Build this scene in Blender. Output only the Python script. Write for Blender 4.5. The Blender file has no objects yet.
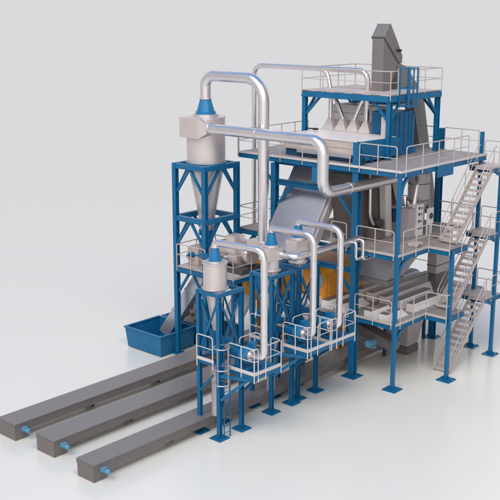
import bpy, math, random
from mathutils import Vector, Matrix

random.seed(4)
scene = bpy.context.scene
COL = scene.collection
V = Vector

# ------------------------------------------------------------------ materials
def mat(name, col, rough=0.5, metal=0.0, vary=0.0, scale=3.0, bump=0.0, spec=0.5, stretch=(1, 1, 1), coat=0.0):
    m = bpy.data.materials.new(name)
    m.use_nodes = True
    nt = m.node_tree
    b = nt.nodes['Principled BSDF']
    b.inputs['Roughness'].default_value = rough
    b.inputs['Metallic'].default_value = metal
    b.inputs['Specular IOR Level'].default_value = spec
    b.inputs['Coat Weight'].default_value = coat
    c = (*col, 1)
    b.inputs['Base Color'].default_value = c
    if vary or bump:
        tc = nt.nodes.new('ShaderNodeTexCoord')
        mp = nt.nodes.new('ShaderNodeMapping')
        mp.inputs['Scale'].default_value = stretch
        nt.links.new(tc.outputs['Object'], mp.inputs['Vector'])
        n = nt.nodes.new('ShaderNodeTexNoise')
        n.inputs['Scale'].default_value = scale
        n.inputs['Detail'].default_value = 6
        n.inputs['Roughness'].default_value = 0.6
        nt.links.new(mp.outputs['Vector'], n.inputs['Vector'])
        if vary:
            r = nt.nodes.new('ShaderNodeValToRGB')
            r.color_ramp.elements[0].position = 0.3
            r.color_ramp.elements[1].position = 0.7
            r.color_ramp.elements[0].color = tuple(max(0, x * (1 - vary)) for x in col) + (1,)
            r.color_ramp.elements[1].color = tuple(min(1, x * (1 + vary)) for x in col) + (1,)
            nt.links.new(n.outputs['Fac'], r.inputs['Fac'])
            nt.links.new(r.outputs['Color'], b.inputs['Base Color'])
            mr = nt.nodes.new('ShaderNodeMapRange')
            mr.inputs['To Min'].default_value = max(0.02, rough - 0.08)
            mr.inputs['To Max'].default_value = min(1, rough + 0.08)
            nt.links.new(n.outputs['Fac'], mr.inputs['Value'])
            nt.links.new(mr.outputs['Result'], b.inputs['Roughness'])
        if bump:
            bp = nt.nodes.new('ShaderNodeBump')
            bp.inputs['Strength'].default_value = bump
            bp.inputs['Distance'].default_value = 0.02
            nt.links.new(n.outputs['Fac'], bp.inputs['Height'])
            nt.links.new(bp.outputs['Normal'], b.inputs['Normal'])
    return m

def grating_mat(name, col):
    """Walkway grating: fine bearing bars drawn as a procedural pattern of the plate itself."""
    m = mat(name, col, 0.55, 0.0, 0.10, 2.0)
    nt = m.node_tree
    b = nt.nodes['Principled BSDF']
    tc = nt.nodes.new('ShaderNodeTexCoord')
    w = nt.nodes.new('ShaderNodeTexWave')
    w.bands_direction = 'Y'
    w.inputs['Scale'].default_value = 5.0
    nt.links.new(tc.outputs['Object'], w.inputs['Vector'])
    bk = nt.nodes.new('ShaderNodeTexBrick')
    bk.inputs['Scale'].default_value = 1.0
    bk.inputs['Brick Width'].default_value = 1.1
    bk.inputs['Row Height'].default_value = 0.55
    bk.inputs['Mortar Size'].default_value = 0.012
    bk.inputs['Color1'].default_value = (1, 1, 1, 1)
    bk.inputs['Color2'].default_value = (0.84, 0.84, 0.84, 1)
    bk.inputs['Mortar'].default_value = (0.5, 0.5, 0.5, 1)
    nt.links.new(tc.outputs['Object'], bk.inputs['Vector'])
    mx = nt.nodes.new('ShaderNodeMix'); mx.data_type = 'RGBA'; mx.blend_type = 'MULTIPLY'
    mx.inputs[0].default_value = 1.0
    src = b.inputs['Base Color'].links[0].from_socket
    nt.links.new(src, mx.inputs[6]); nt.links.new(bk.outputs['Color'], mx.inputs[7])
    nt.links.new(mx.outputs[2], b.inputs['Base Color'])
    bp = nt.nodes.new('ShaderNodeBump')
    bp.inputs['Strength'].default_value = 0.25
    bp.inputs['Distance'].default_value = 0.02
    nt.links.new(w.outputs['Fac'], bp.inputs['Height'])
    nt.links.new(bp.outputs['Normal'], b.inputs['Normal'])
    return m

M = {}
M['blue'] = mat('blue_paint', (0.008, 0.128, 0.278), 0.36, 0.0, 0.10, 1.2, spec=0.32)
M['blue_dark'] = mat('dark_blue_paint', (0.006, 0.065, 0.15), 0.4, 0.0, 0.12, 1.2)
M['blue_bright'] = mat('bright_blue_paint', (0.008, 0.165, 0.36), 0.32, 0.0, 0.08, 2)
M['motor_cyan'] = mat('light_blue_paint', (0.11, 0.31, 0.44), 0.35, 0.0, 0.08, 3)
M['steel'] = mat('galvanised_steel', (0.83, 0.79, 0.79), 0.31, 1.0, 0.04, 2.5)
M['steel_big'] = mat('satin_steel', (0.72, 0.68, 0.68), 0.36, 0.8, 0.05, 2.0)
M['cream'] = mat('cream_sheet_metal', (0.68, 0.615, 0.59), 0.36, 0.6, 0.05, 1.5)
M['beige'] = mat('beige_sheet_metal', (0.58, 0.51, 0.475), 0.48, 0.15, 0.08, 1.5)
M['white'] = mat('white_sheet_metal', (0.84, 0.80, 0.785), 0.42, 0.1, 0.05, 1.5)
M['rail'] = mat('pale_rail_paint', (0.52, 0.455, 0.425), 0.4, 0.1)
M['rail_white'] = mat('white_rail_paint', (0.63, 0.595, 0.58), 0.4, 0.05)
M['conv'] = mat('grey_conveyor_steel', (0.215, 0.198, 0.194), 0.42, 0.25, 0.06, 0.8, stretch=(0.3, 1, 1))
M['brown'] = mat('brown_grey_steel', (0.18, 0.158, 0.15), 0.5, 0.2, 0.10, 1.0)
M['grey'] = mat('grey_sheet_steel', (0.36, 0.36, 0.385), 0.36, 0.45, 0.05, 0.7)
M['lightgrey'] = mat('light_grey_sheet', (0.54, 0.56, 0.61), 0.34, 0.75, 0.05, 0.8)
M['lavender'] = mat('pinkish_grey_sheet', (0.50, 0.45, 0.46), 0.45, 0.2, 0.05, 0.8)
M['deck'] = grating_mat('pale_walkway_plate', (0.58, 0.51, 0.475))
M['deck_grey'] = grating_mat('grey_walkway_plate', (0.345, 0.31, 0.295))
M['orange'] = mat('orange_paint', (0.88, 0.36, 0.03), 0.42, 0.0, 0.10, 1.5)
M['orange_dark'] = mat('dark_orange_paint', (0.60, 0.22, 0.02), 0.45, 0.0, 0.1, 1.5)
M['darkbrown'] = mat('dark_brown_steel', (0.125, 0.10, 0.09), 0.55, 0.1, 0.12, 1.2)
M['black'] = mat('black_rubber', (0.022, 0.02, 0.022), 0.5)
M['dark'] = mat('dark_grey_steel', (0.10, 0.09, 0.09), 0.5, 0.2, 0.1, 2)
M['tread'] = mat('pale_stair_tread', (0.55, 0.49, 0.46), 0.45, 0.2)
M['lamp'] = mat('red_lamp_plastic', (0.6, 0.06, 0.03), 0.3)

def floor_material():
    m = bpy.data.materials.new('glossy_studio_floor')
    m.use_nodes = True
    nt = m.node_tree
    b = nt.nodes['Principled BSDF']
    b.inputs['Base Color'].default_value = (0.752, 0.741, 0.662, 1)
    b.inputs['Specular IOR Level'].default_value = 0.6
    b.inputs['Roughness'].default_value = 0.23
    return m
M['floor'] = floor_material()

# ------------------------------------------------------------------ mesh builder
class MB:
    def __init__(s):
        s.v, s.f, s.sm, s.prims = [], [], [], []
    def _add(s, vs, fs, smooth=False):
        o, fo_ = len(s.v), len(s.f)
        s.v += [V(p) for p in vs]
        for f in fs:
            s.f.append([i + o for i in f])
            s.sm.append(smooth)
        s.prims.append((o, len(s.v), fo_, len(s.f)))
        return s
    def hexa(s, p):          # 4 bottom points (ccw from above), 4 top points
        return s._add(p, [(3, 2, 1, 0), (4, 5, 6, 7), (0, 1, 5, 4), (1, 2, 6, 5), (2, 3, 7, 6), (3, 0, 4, 7)])
    def box(s, x0, x1, y0, y1, z0, z1):
        return s.hexa([(x0, y0, z0), (x1, y0, z0), (x1, y1, z0), (x0, y1, z0), (x0, y0, z1), (x1, y0, z1), (x1, y1, z1), (x0, y1, z1)])
    def beam(s, p, q, w, h=None, up=(0, 0, 1)):
        h = h or w
        p, q = V(p), V(q)
        d = (q - p).normalized()
        up = V(up)
        if abs(d.dot(up)) > 0.98:
            up = V((1, 0, 0))
        r = d.cross(up).normalized()
        u = r.cross(d)
        r *= w / 2
        u *= h / 2
        return s.hexa([p - r - u, p + r - u, q + r - u, q - r - u, p - r + u, p + r + u, q + r + u, q - r + u])
    def hcol(s, x, y, z0, z1, w=0.3, t=0.03):
        s.box(x - w / 2, x - w / 2 + t, y - w / 2, y + w / 2, z0, z1)
        s.box(x + w / 2 - t, x + w / 2, y - w / 2, y + w / 2, z0, z1)
        return s.box(x - w / 2 + t, x + w / 2 - t, y - t / 2, y + t / 2, z0, z1)
    def ibeam(s, p, q, w=0.18, h=0.28, t=0.025):
        p, q = V(p), V(q)
        z = V((0, 0, 1))
        s.beam(p + z * (h / 2 - t / 2), q + z * (h / 2 - t / 2), w, t)
        s.beam(p - z * (h / 2 - t / 2), q - z * (h / 2 - t / 2), w, t)
        return s.beam(p, q, t * 0.8, h - 2 * t)
    def lathe(s, prof, c, axis='z', n=32, caps=True):
        c = V(c)
        A = {'z': (V((1, 0, 0)), V((0, 1, 0)), V((0, 0, 1))),
             'x': (V((0, 1, 0)), V((0, 0, 1)), V((1, 0, 0))),
             'y': (V((0, 0, 1)), V((1, 0, 0)), V((0, 1, 0)))}[axis]
        # split rings so that hard edges stay hard
        k0 = len(s.prims)
        for (r0, h0), (r1, h1) in zip(prof[:-1], prof[1:]):
            vs, fs = [], []
            for r, h in ((r0, h0), (r1, h1)):
                for k in range(n):
                    a = 2 * math.pi * k / n
                    vs.append(c + A[0] * r * math.cos(a) + A[1] * r * math.sin(a) + A[2] * h)
            for k in range(n):
                fs.append((k, (k + 1) % n, n + (k + 1) % n, n + k))
            s._add(vs, fs, True)
        if caps:
            for (r, h), rev in ((prof[0], True), (prof[-1], False)):
                if r > 1e-4:
                    vs = [c + A[0] * r * math.cos(2 * math.pi * k / n) + A[1] * r * math.sin(2 * math.pi * k / n) + A[2] * h for k in range(n)]
                    f = list(range(n))
                    s._add(vs, [f[::-1] if rev else f])
        s.prims[k0:] = [(s.prims[k0][0], len(s.v), s.prims[k0][2], len(s.f))]
        return s
    def tube(s, pts, r, n=14, fillet=0.0, seg=8, caps=True, closed=False):
        pts = [V(p) for p in pts]
        path = []
        if fillet > 0 and len(pts) > 2:
            path.append(pts[0])
            for a, b, c in zip(pts[:-2], pts[1:-1], pts[2:]):
                d1 = (a - b); d2 = (c - b)
                fl = min(fillet, d1.length * 0.5, d2.length * 0.5)
                d1.normalize(); d2.normalize()
                ang = d1.angle(d2)
                if ang > math.pi - 0.02:
                    path.append(b); continue
                p1 = b + d1 * fl
                R = fl * math.tan(ang / 2)
                bis = (d1 + d2).normalized()
                ctr = b + bis * math.hypot(fl, R)
                e1 = (p1 - ctr)
                nrm = d2.cross(d1).normalized()
                sw = math.pi - ang
                for k in range(seg + 1):
                    path.append(ctr + Matrix.Rotation(sw * k / seg, 3, -nrm) @ e1 if ((ctr + Matrix.Rotation(sw, 3, -nrm) @ e1) - (b + d2 * fl)).length < 0.02 + 0.02 * fl else ctr + Matrix.Rotation(sw * k / seg, 3, nrm) @ e1)
            path.append(pts[-1])
        else:
            path = pts
        t0 = (path[1] - path[0]).normalized()
        up = V((0, 0, 1)) if abs(t0.z) < 0.9 else V((1, 0, 0))
        nn = t0.cross(up).normalized()
        rings = []
        for i, p in enumerate(path):
            if i == 0: t = (path[1] - path[0])
            elif i == len(path) - 1: t = path[-1] - path[-2]
            else: t = (path[i + 1] - path[i]).normalized() + (path[i] - path[i - 1]).normalized()
            t.normalize()
            nn = (nn - t * nn.dot(t)).normalized()
            bb = t.cross(nn)
            k = 1.0
            if 0 < i < len(path) - 1:
                c = (path[i + 1] - path[i]).normalized().dot(t)
                k = 1.0 / max(0.5, c)
            rings.append([p + (nn * math.cos(2 * math.pi * j / n) + bb * math.sin(2 * math.pi * j / n)) * r * (k if fillet == 0 else 1) for j in range(n)])
        vs = [v for ring in rings for v in ring]
        fs = []
        for i in range(len(rings) - 1):
            for j in range(n):
                fs.append((i * n + j, i * n + (j + 1) % n, (i + 1) * n + (j + 1) % n, (i + 1) * n + j))
        k0 = len(s.prims)
        s._add(vs, fs, True)
        if caps:
            s._add(rings[0], [tuple(range(n))[::-1]])
            s._add(rings[-1], [tuple(range(n))])
        s.prims[k0:] = [(s.prims[k0][0], len(s.v), s.prims[k0][2], len(s.f))]
        return s
    def prism(s, poly, a, b, axis='y'):
        """closed polygon in the plane across the axis, swept from a to b"""
        def pt(q, h):
            return {'y': (q[0], h, q[1]), 'x': (h, q[0], q[1]), 'z': (q[0], q[1], h)}[axis]
        n = len(poly)
        vs = [pt(q, a) for q in poly] + [pt(q, b) for q in poly]
        fs = [tuple(range(n))[::-1], tuple(range(n, 2 * n))]
        for i in range(n):
            fs.append((i, (i + 1) % n, n + (i + 1) % n, n + i))
        return s._add(vs, fs)
    def plate(s, quad, t):
        """quad with thickness t along its normal (downwards from the given face)"""
        q = [V(p) for p in quad]
        nrm = (q[1] - q[0]).cross(q[3] - q[0]).normalized() * t
        return s.hexa([p - nrm for p in q] + q)
    def build_each(s, name, m, parent=None, bevel=0.0):
        """one object for every primitive that was added"""
        for a, b, fa, fb in s.prims:
            k = MB()
            k._add(s.v[a:b], [[i - a for i in f] for f in s.f[fa:fb]])
            k.sm = s.sm[fa:fb]
            k.build(name, m, parent, bevel)
    def build(s, name, m, parent=None, bevel=0.0):
        me = bpy.data.meshes.new(name)
        off = V(parent['_o']) if parent is not None and '_o' in parent else (ORI.get(parent.name, V((0, 0, 0))) if parent is not None else V((0, 0, 0)))
        me.from_pydata([tuple(p - off) for p in s.v], [], s.f)
        me.polygons.foreach_set('use_smooth', s.sm)
        me.materials.append(M[m] if isinstance(m, str) else m)
        me.update()
        import bmesh
        bm = bmesh.new(); bm.from_mesh(me)
        bmesh.ops.recalc_face_normals(bm, faces=bm.faces)
        bm.to_mesh(me); bm.free()
        o = bpy.data.objects.new(name, me)
        COL.objects.link(o)
        if parent is not None:
            o.parent = parent
            ORI[o.name] = off
        if bevel:
            bv = o.modifiers.new('bevel', 'BEVEL')
            bv.width = bevel; bv.segments = 2; bv.limit_method = 'ANGLE'
            bv.harden_normals = False
        return o

ORI = {}
def thing(name, label, cat, loc=(0, 0, 0), group=None):
    o = bpy.data.objects.new(name, None)
    o.empty_display_size = 0.3
    COL.objects.link(o)
    o.location = loc
    ORI[o.name] = V(loc)
    o['label'] = label; o['category'] = cat
    if group: o['group'] = group
    return o
def tag(o, label, cat, group=None):
    o['label'] = label; o['category'] = cat
    if group: o['group'] = group
    return o
def copy_thing(root, loc, label):
    c = root.copy(); COL.objects.link(c); c.location = loc; c['label'] = label
    for ch in list(root.children):
        d = ch.copy(); COL.objects.link(d); d.parent = c
        for g in list(ch.children):
            e = g.copy(); COL.objects.link(e); e.parent = d
    return c

# ------------------------------------------------------------------ shared kit
def base_plate(x, y, s, col, bolts=True, z=0.0):
    b = MB()
    b.box(x - s / 2, x + s / 2, y - s / 2, y + s / 2, z + 0.004, z + 0.045)
    k = s * 0.30
    b.prism([(x - s * 0.42, z + 0.045), (x + s * 0.42, z + 0.045), (x + k * 0.62, z + 0.20), (x - k * 0.62, z + 0.20)], y - 0.012, y + 0.012, 'y')
    b.prism([(y - s * 0.42, z + 0.045), (y + s * 0.42, z + 0.045), (y + k * 0.62, z + 0.20), (y - k * 0.62, z + 0.20)], x - 0.013, x + 0.013, 'x')
    for sx in (-1, 1):
        for sy in (-1, 1):
            b.lathe([(0.03, 0), (0.03, 0.05)], (x + sx * s * 0.36, y + sy * s * 0.36, z + 0.045), n=8)
    return b.build('base_plate', 'blue', col)

def railing(parent, pts, h=1.1, m='rail', spacing=1.15, drop=0.25, toe=False, r=0.026, ends=True, mid=True, name='railing', z_follow=True):
    """handrail and knee rail along deck level points; posts as children"""
    pts = [V(p) for p in pts]
    up = V((0, 0, 1))
    b = MB()
    b.tube([pts[0] + up * (h - 0.25)] + [p + up * h for p in pts] + [pts[-1] + up * (h - 0.25)] if ends else [p + up * h for p in pts], r, 8, fillet=0.16, seg=4)
    if mid:
        b.tube([p + up * h * 0.52 for p in pts], r * 0.75, 6, fillet=0.12 if len(pts) > 2 else 0, seg=3)
    if toe:
        for p, q in zip(pts[:-1], pts[1:]):
            b.beam(p + up * 0.07, q + up * 0.07, 0.018, 0.13)
    ro = b.build(name, m, parent)
    for p, q in zip(pts[:-1], pts[1:]):
        L = (q - p).length
        n = max(1, round(L / spacing))
        for k in range(n + 1):
            if k == 0 and p is not pts[0]:
                continue
            c = p.lerp(q, k / n)
            MB().tube([c - up * drop, c + up * (h - (0.2 if ends and (c - pts[0]).length < 1e-3 or ends and (c - pts[-1]).length < 1e-3 else 0))], r * 1.05, 6).build('post', m, ro)
    return ro

def edge(parent, p, q, h=0.2, w=0.09, m='blue', name='edge_beam', dz=-0.06):
    p, q = V(p), V(q)
    b = MB()
    d = V((0, 0, dz - h / 2))
    b.beam(p + d, q + d, w * 0.35, h)
    b.beam(p + V((0, 0, dz - 0.012)), q + V((0, 0, dz - 0.012)), w, 0.024)
    b.beam(p + V((0, 0, dz - h + 0.012)), q + V((0, 0, dz - h + 0.012)), w, 0.024)
    return b.build(name, m, parent)

# ================================================================== SETTING
fl = MB()
g_ = [-7000, -2000, -600, -200, -80, -40, 0, 40, 80, 200, 600, 2000, 7000]
ng = len(g_)
fl._add([(x, y, 0) for y in g_ for x in g_], [(j * ng + i, j * ng + i + 1, (j + 1) * ng + i + 1, (j + 1) * ng + i) for j in range(ng - 1) for i in range(ng - 1)])
fo = fl.build('floor', 'floor'); fo['kind'] = 'structure'

# ================================================================== CHAIN CONVEYORS ON THE FLOOR
def conveyor(y0, y1, x0, x1, label, my):
    t = thing('chain_conveyor', label, 'conveyor', (x0, (y0 + y1) / 2, 0), 'long grey floor conveyors')
    b = MB()
    w = y1 - y0
    # raised trough with a lipped cover; the drive station at the near end reaches the floor
    b.box(x0 + 0.66, x1, y0 + 0.02, y1 - 0.06, 0.34, 0.664)
    b.build('trough', 'brown', t, 0.008)
    b = MB()
    b.box(x0, x1, y0, y1, 0.667, 0.72)
    b.box(x0, x1, y1 - 0.045, y1 + 0.002, 0.50, 0.665)
    b.build('cover', 'conv', t, 0.006)
    b = MB()
    b.box(x0 + 0.02, x0 + 0.655, y0 + 0.012, y1 - 0.07, 0.006, 0.664)
    b.build('drive_station', 'brown', t, 0.01)
    b = MB()
    b.box(x0 - 0.012, x0 + 0.018, y0 + 0.008, y1 - 0.065, 0.006, 0.66)
    b.build('end_plate', 'brown', t, 0.005)
    x = x0 + 4.5
    while x < x1:
        b = MB(); b.box(x - 0.05, x + 0.05, y0 + 0.5, y1 - 0.16, 0.005, 0.338); b.build('foot', 'dark', t)
        x += 4.0
    mx = x0 + 0.42
    b = MB()
    b.lathe([(0.07, -0.40), (0.10, -0.37), (0.10, -0.27), (0.085, -0.26), (0.085, -0.09), (0.12, -0.08), (0.12, 0.0)], (mx, my + 0.012, 0.42), 'y', 18)
    mo = b.build('drive_motor', 'motor_cyan', t)
    b = MB()
    for a in range(8):
        an = a * math.pi / 4
        b.beam((mx + 0.088 * math.cos(an), my - 0.24, 0.42 + 0.088 * math.sin(an)), (mx + 0.088 * math.cos(an), my - 0.09, 0.42 + 0.088 * math.sin(an)), 0.018)
    b.box(mx - 0.06, mx + 0.06, my - 0.22, my - 0.11, 0.51, 0.57)
    b.build_each('cooling_fin', 'motor_cyan', mo)
    return t
conveyor(8.36, 9.58, -15.25, 6.5, 'long grey floor conveyor nearest the open blue skips, farthest from viewer', 8.36)
conveyor(5.9, 7.12, -15.12, 6.5, 'long grey floor conveyor running between the two other floor conveyors', 5.9)
conveyor(3.04, 4.1, -15.42, 5.2, 'long grey floor conveyor nearest the viewer, passing under the blue tower legs', 3.04)

# ================================================================== SMALL CYCLONE TOWERS
TZ = 6.27
def tower(x0, y0, w, d, label):
    t = thing('cyclone_tower', label, 'support frame', (x0, y0, 0), 'slim blue cyclone towers')
    x1, y1 = x0 + w, y0 + d
    a = 0.085
    for (x, y) in ((x0, y0), (x1, y0), (x1, y1), (x0, y1)):
        b = MB(); b.hcol(x, y, 0.03, TZ - 0.16, 0.17, 0.022)
        leg = b.build('leg', 'blue', t)
        base_plate(x, y, 0.62, leg)
    b = MB()
    e = 0.12
    b.beam((x0 - e, y0, TZ - 0.08), (x1 + e, y0, TZ - 0.08), 0.14, 0.16)
    b.beam((x0 - e, y1, TZ - 0.08), (x1 + e, y1, TZ - 0.08), 0.14, 0.16)
    b.beam((x0, y0 + 0.072, TZ - 0.083), (x0, y1 - 0.072, TZ - 0.083), 0.14, 0.15)
    b.beam((x1, y0 + 0.072, TZ - 0.083), (x1, y1 - 0.072, TZ - 0.083), 0.14, 0.15)
    b.build('top_ring', 'blue', t)
    # cross braces
    zb, zt = 3.5, TZ - 0.25
    for (p, q) in (((x0, y0), (x1, y0)), ((x1, y0), (x1, y1)), ((x0, y1), (x1, y1)), ((x0, y0), (x0, y1))):
        for k, (za, zc) in enumerate(((zt, zb), (zb, zt))):
            off = V((0.03 if p[0] == q[0] else 0, 0.03 if p[1] == q[1] else 0, 0)) * (1 if k else -1)
            b = MB(); b.beam(V((*p, za)) + off, V((*q, zc)) + off, 0.05, 0.08)
            b.build('brace', 'blue', t)
    b = MB()
    zz = 3.3
    b.beam((x0, y0 + 0.09, zz), (x0, y1 - 0.09, zz), 0.1, 0.12)
    b.beam((x1, y0 + 0.09, zz), (x1, y1 - 0.09, zz), 0.1, 0.12)
    b.beam((x0 + 0.09, y1, zz), (x1 - 0.09, y1, zz), 0.1, 0.12)
    b.build('mid_ring', 'blue', t)
    return t
TW = [(-9.38, 2.29, 1.34, 1.14), (-5.86, 2.50, 1.40, 1.15), (-3.86, 2.63, 1.30, 1.2)]
tower(*TW[0], 'slim blue tower standing nearest the viewer, with ladder on its front leg')
tower(*TW[1], 'slim blue tower in the middle of the three cyclone towers')
tower(*TW[2], 'slim blue tower standing closest to the main blue frame')

def cyclone(cx, cy, label, inlet):
    t = thing('small_cyclone', label, 'cyclone', (cx, cy, TZ), 'small cyclones on slim towers')
    z0 = TZ + 0.02
    b = MB()
    if not inlet:
        b.lathe([(0.49, z0 + 0.0), (0.49, z0 + 1.08)], (cx, cy, 0), n=40)
        b.build('body', 'cream', t)
    else:
        b.lathe([(0.35, z0), (0.35, z0 + 1.12)], (cx, cy, 0), n=40)
        b.build('body', 'cream', t)
        b = MB()
        b.prism([(cx - 0.46, cy - 0.30), (cx, cy - 0.36), (cx + 0.34, cy - 0.42), (cx + 0.38, cy), (cx, cy + 0.37), (cx - 0.46, cy + 0.33)], z0 + 0.5, z0 + 1.07, 'z')
        b.build('inlet_box', 'cream', t, 0.01)
    b = MB()
    rf = 0.44 if inlet else 0.56
    b.lathe([(rf, z0), (rf, z0 + 0.05)], (cx, cy, 0), n=40)
    b.build('lower_flange', 'steel_big', t)
    b = MB()
    b.lathe([(0.54 if not inlet else 0.39, z0 + 1.085), (0.54 if not inlet else 0.39, z0 + 1.13)], (cx, cy, 0), n=40)
    b.lathe([(0.33, z0 + 1.13), (0.33, z0 + 1.18)], (cx, cy, 0), n=32)
    b.build('lid', 'steel_big', t)
    b = MB()
    b.lathe([(0.275, z0 + 1.18), (0.275, z0 + 1.25), (0.245, z0 + 1.26), (0.165, z0 + 1.68), (0.165, z0 + 1.72)], (cx, cy, 0), n=32)
    b.build('collar', 'blue_bright', t)
    b = MB()
    b.lathe([(0.10, 4.35), (0.33 if inlet else 0.42, z0 - 0.01)], (cx, cy, 0), n=36)
    b.build('cone', 'cream', t)
    b = MB()
    b.lathe([(0.24, 3.45), (0.24, 3.5), (0.34, 3.51), (0.34, 3.62), (0.27, 3.63), (0.27, 4.1), (0.33, 4.11), (0.33, 4.2), (0.2, 4.21), (0.14, 4.5)], (cx, cy, 0), n=28)
    v = b.build('rotary_valve', 'blue', t)
    b = MB(); b.lathe([(0.13, 0), (0.13, 0.5)], (cx + 0.27, cy, 3.86), 'x', 18)
    b.build('valve_motor', 'blue_bright', v)
    b = MB()
    b.lathe([(0.19, 0.725), (0.19, 2.5), (0.31, 2.95), (0.31, 3.0)], (cx, cy, 0), n=28)
    b.build('outlet_spout', 'lavender', t)
    return t
CY = [(-8.88, 2.96), (-5.22, 3.1), (-3.32, 3.16)]
cyclone(*CY[0], 'plain round cream cyclone on the tower nearest the viewer', False)
cyclone(*CY[1], 'cream cyclone with square inlet box on the middle slim tower', True)
cyclone(*CY[2], 'cream cyclone with square inlet box on the tower next to the main frame', True)

# fan platforms in front of the towers
FZ = 3.08
FP = [(-9.0, -7.38, 0.70, 2.10), (-5.4, -3.86, 0.86, 2.22), (-3.78, -2.1, 0.80, 2.18)]
FT = [0, 1, 2]
PX = [-8.62, -5.02, -3.28]
def fan_platform(i, label):
    x0, x1, y0, y1 = FP[i]
    tx, ty, tw, td = TW[i]
    t = thing('fan_platform', label, 'platform', (x0, y0, FZ), 'small fan platforms with white railings')
    b = MB(); b.box(x0, x1, y0, y1, FZ - 0.04, FZ)
    b.build('deck_plate', 'blue', t)
    b = MB()
    b.beam((x0, y0 + 0.03, FZ - 0.13), (x1, y0 + 0.03, FZ - 0.13), 0.06, 0.17)
    b.beam((x0, y1 - 0.03, FZ - 0.13), (x1, y1 - 0.03, FZ - 0.13), 0.06, 0.17)
    b.beam((x0 + 0.03, y0 + 0.062, FZ - 0.132), (x0 + 0.03, y1 - 0.062, FZ - 0.132), 0.06, 0.165)
    b.beam((x1 - 0.03, y0 + 0.062, FZ - 0.132), (x1 - 0.03, y1 - 0.062, FZ - 0.132), 0.06, 0.165)
    b.build('edge_frame', 'blue', t)
    for x in (tx, tx + tw):
        b = MB(); xx = min(max(x, x0 + 0.2), x1 - 0.2)
        b.beam((x, ty - 0.09, FZ - 1.35), (xx, y0 + 0.35, FZ - 0.24), 0.09, 0.12)
        b.build('bracket', 'blue', t)
        b = MB(); b.beam((x, ty - 0.09, FZ - 0.2), (xx, y0 + 0.1, FZ - 0.21), 0.1, 0.16) if abs(x - xx) < 0.02 else b.beam((x, ty - 0.09, FZ - 0.3), (xx, y0 + 0.1, FZ - 0.3), 0.1, 0.14)
        b.build('support_arm', 'blue', t)
    # toe boards
    b = MB()
    b.beam((x0 - 0.02, y1, FZ + 0.05), (x0 - 0.02, y0 - 0.02, FZ + 0.05), 0.02, 0.15)
    b.beam((x0, y0 - 0.02, FZ + 0.05), (x1, y0 - 0.02, FZ + 0.05), 0.02, 0.15)
    b.build('toe_board', 'rail_white', t)
    p = PX[i]
    kw = dict(m='rail_white', spacing=0.9, drop=0.32, r=0.025)
    railing(t, [(x0 - 0.02, y1, FZ), (x0 - 0.02, y0 - 0.02, FZ), (p - 0.16, y0 - 0.02, FZ)], **kw)
    railing(t, [(p + 0.30, y0 - 0.02, FZ), (x1 + 0.02, y0 - 0.02, FZ), (x1 + 0.02, y0 + 0.55, FZ)], **kw)
    railing(t, [(x1 + 0.02, y1 - 0.3, FZ), (x1 + 0.02, y1 + 0.05, FZ), (x0 + 0.7, y1 + 0.05, FZ)], **kw)
    return t
fan_platform(0, 'small blue fan platform with white railing on the tower nearest the viewer')
fan_platform(1, 'small blue fan platform with white railing on the middle slim tower')
fan_platform(2, 'small blue fan platform with white railing beside the thick blue column')

def fan(px, y0, label):
    cx, cy, cz = px - 0.02, y0 + 0.72, FZ + 0.66
    t = thing('exhaust_fan', label, 'fan', (cx, cy, FZ), 'blue exhaust fans')
    b = MB()
    pts = []
    for k in range(28):
        a = 2 * math.pi * k / 28
        r = 0.29 + 0.13 * (k / 28)
        pts.append((cx + r * math.cos(a), cz + r * math.sin(a)))
    b.prism(pts, cy - 0.17, cy + 0.17, 'y')
    b.box(cx + 0.20, cx + 0.44, cy - 0.168, cy + 0.168, cz - 0.05, cz + 0.44)
    b.build('scroll_housing', 'blue_bright', t, 0.012)
    b = MB()
    b.lathe([(0.24, cy - 0.235), (0.24, cy - 0.172)], (cx, 0, cz), 'y', 24)
    b.build('inlet_ring', 'steel', t)
    b = MB()
    b.lathe([(0.09, cy + 0.17), (0.09, cy + 0.3), (0.19, cy + 0.31), (0.2, cy + 0.68), (0.17, cy + 0.76)], (cx, 0, cz), 'y', 24)
    mo = b.build('motor', 'blue', t)
    b = MB()
    for a in range(12):
        an = a * math.pi / 6
        b.beam((cx + 0.205 * math.cos(an), cy + 0.36, cz + 0.205 * math.sin(an)), (cx + 0.205 * math.cos(an), cy + 0.64, cz + 0.205 * math.sin(an)), 0.02)
    b.box(cx - 0.1, cx + 0.1, cy + 0.4, cy + 0.58, cz + 0.2, cz + 0.32)
    b.build_each('cooling_fin', 'blue', mo)
    b = MB()
    b.box(cx - 0.3, cx + 0.62, cy - 0.25, cy - 0.13, FZ + 0.002, FZ + 0.12)
    b.box(cx - 0.3, cx + 0.62, cy + 0.5, cy + 0.62, FZ + 0.002, FZ + 0.12)
    b.prism([(cy - 0.13, FZ + 0.01), (cy + 0.49, FZ + 0.01), (cy + 0.49, FZ + 0.42), (cy + 0.28, FZ + 0.42), (cy + 0.2, FZ + 0.1), (cy - 0.13, FZ + 0.1)], cx - 0.22, cx + 0.22, 'x')
    b.build('base_frame', 'blue', t)
    b = MB(); b.box(cx + 0.5, cx + 0.72, cy + 0.25, cy + 0.38, FZ + 0.3, FZ + 0.72); b.beam((cx + 0.61, cy + 0.33, FZ + 0.002), (cx + 0.61, cy + 0.33, FZ + 0.3), 0.05)
    b.build('switch_box', 'steel_big', t)
    MB().tube([(cx + 0.61, cy + 0.36, FZ + 0.4), (cx + 0.45, cy + 0.5, FZ + 0.08), (cx + 0.1, cy + 0.5, FZ + 0.3)], 0.022, 8, fillet=0.1).build('cable', 'black', t)
    return t
fan(PX[0], FP[0][2], 'bright blue fan on the platform nearest the viewer')
fan(PX[1], FP[1][2], 'bright blue fan on the middle fan platform')
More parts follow.
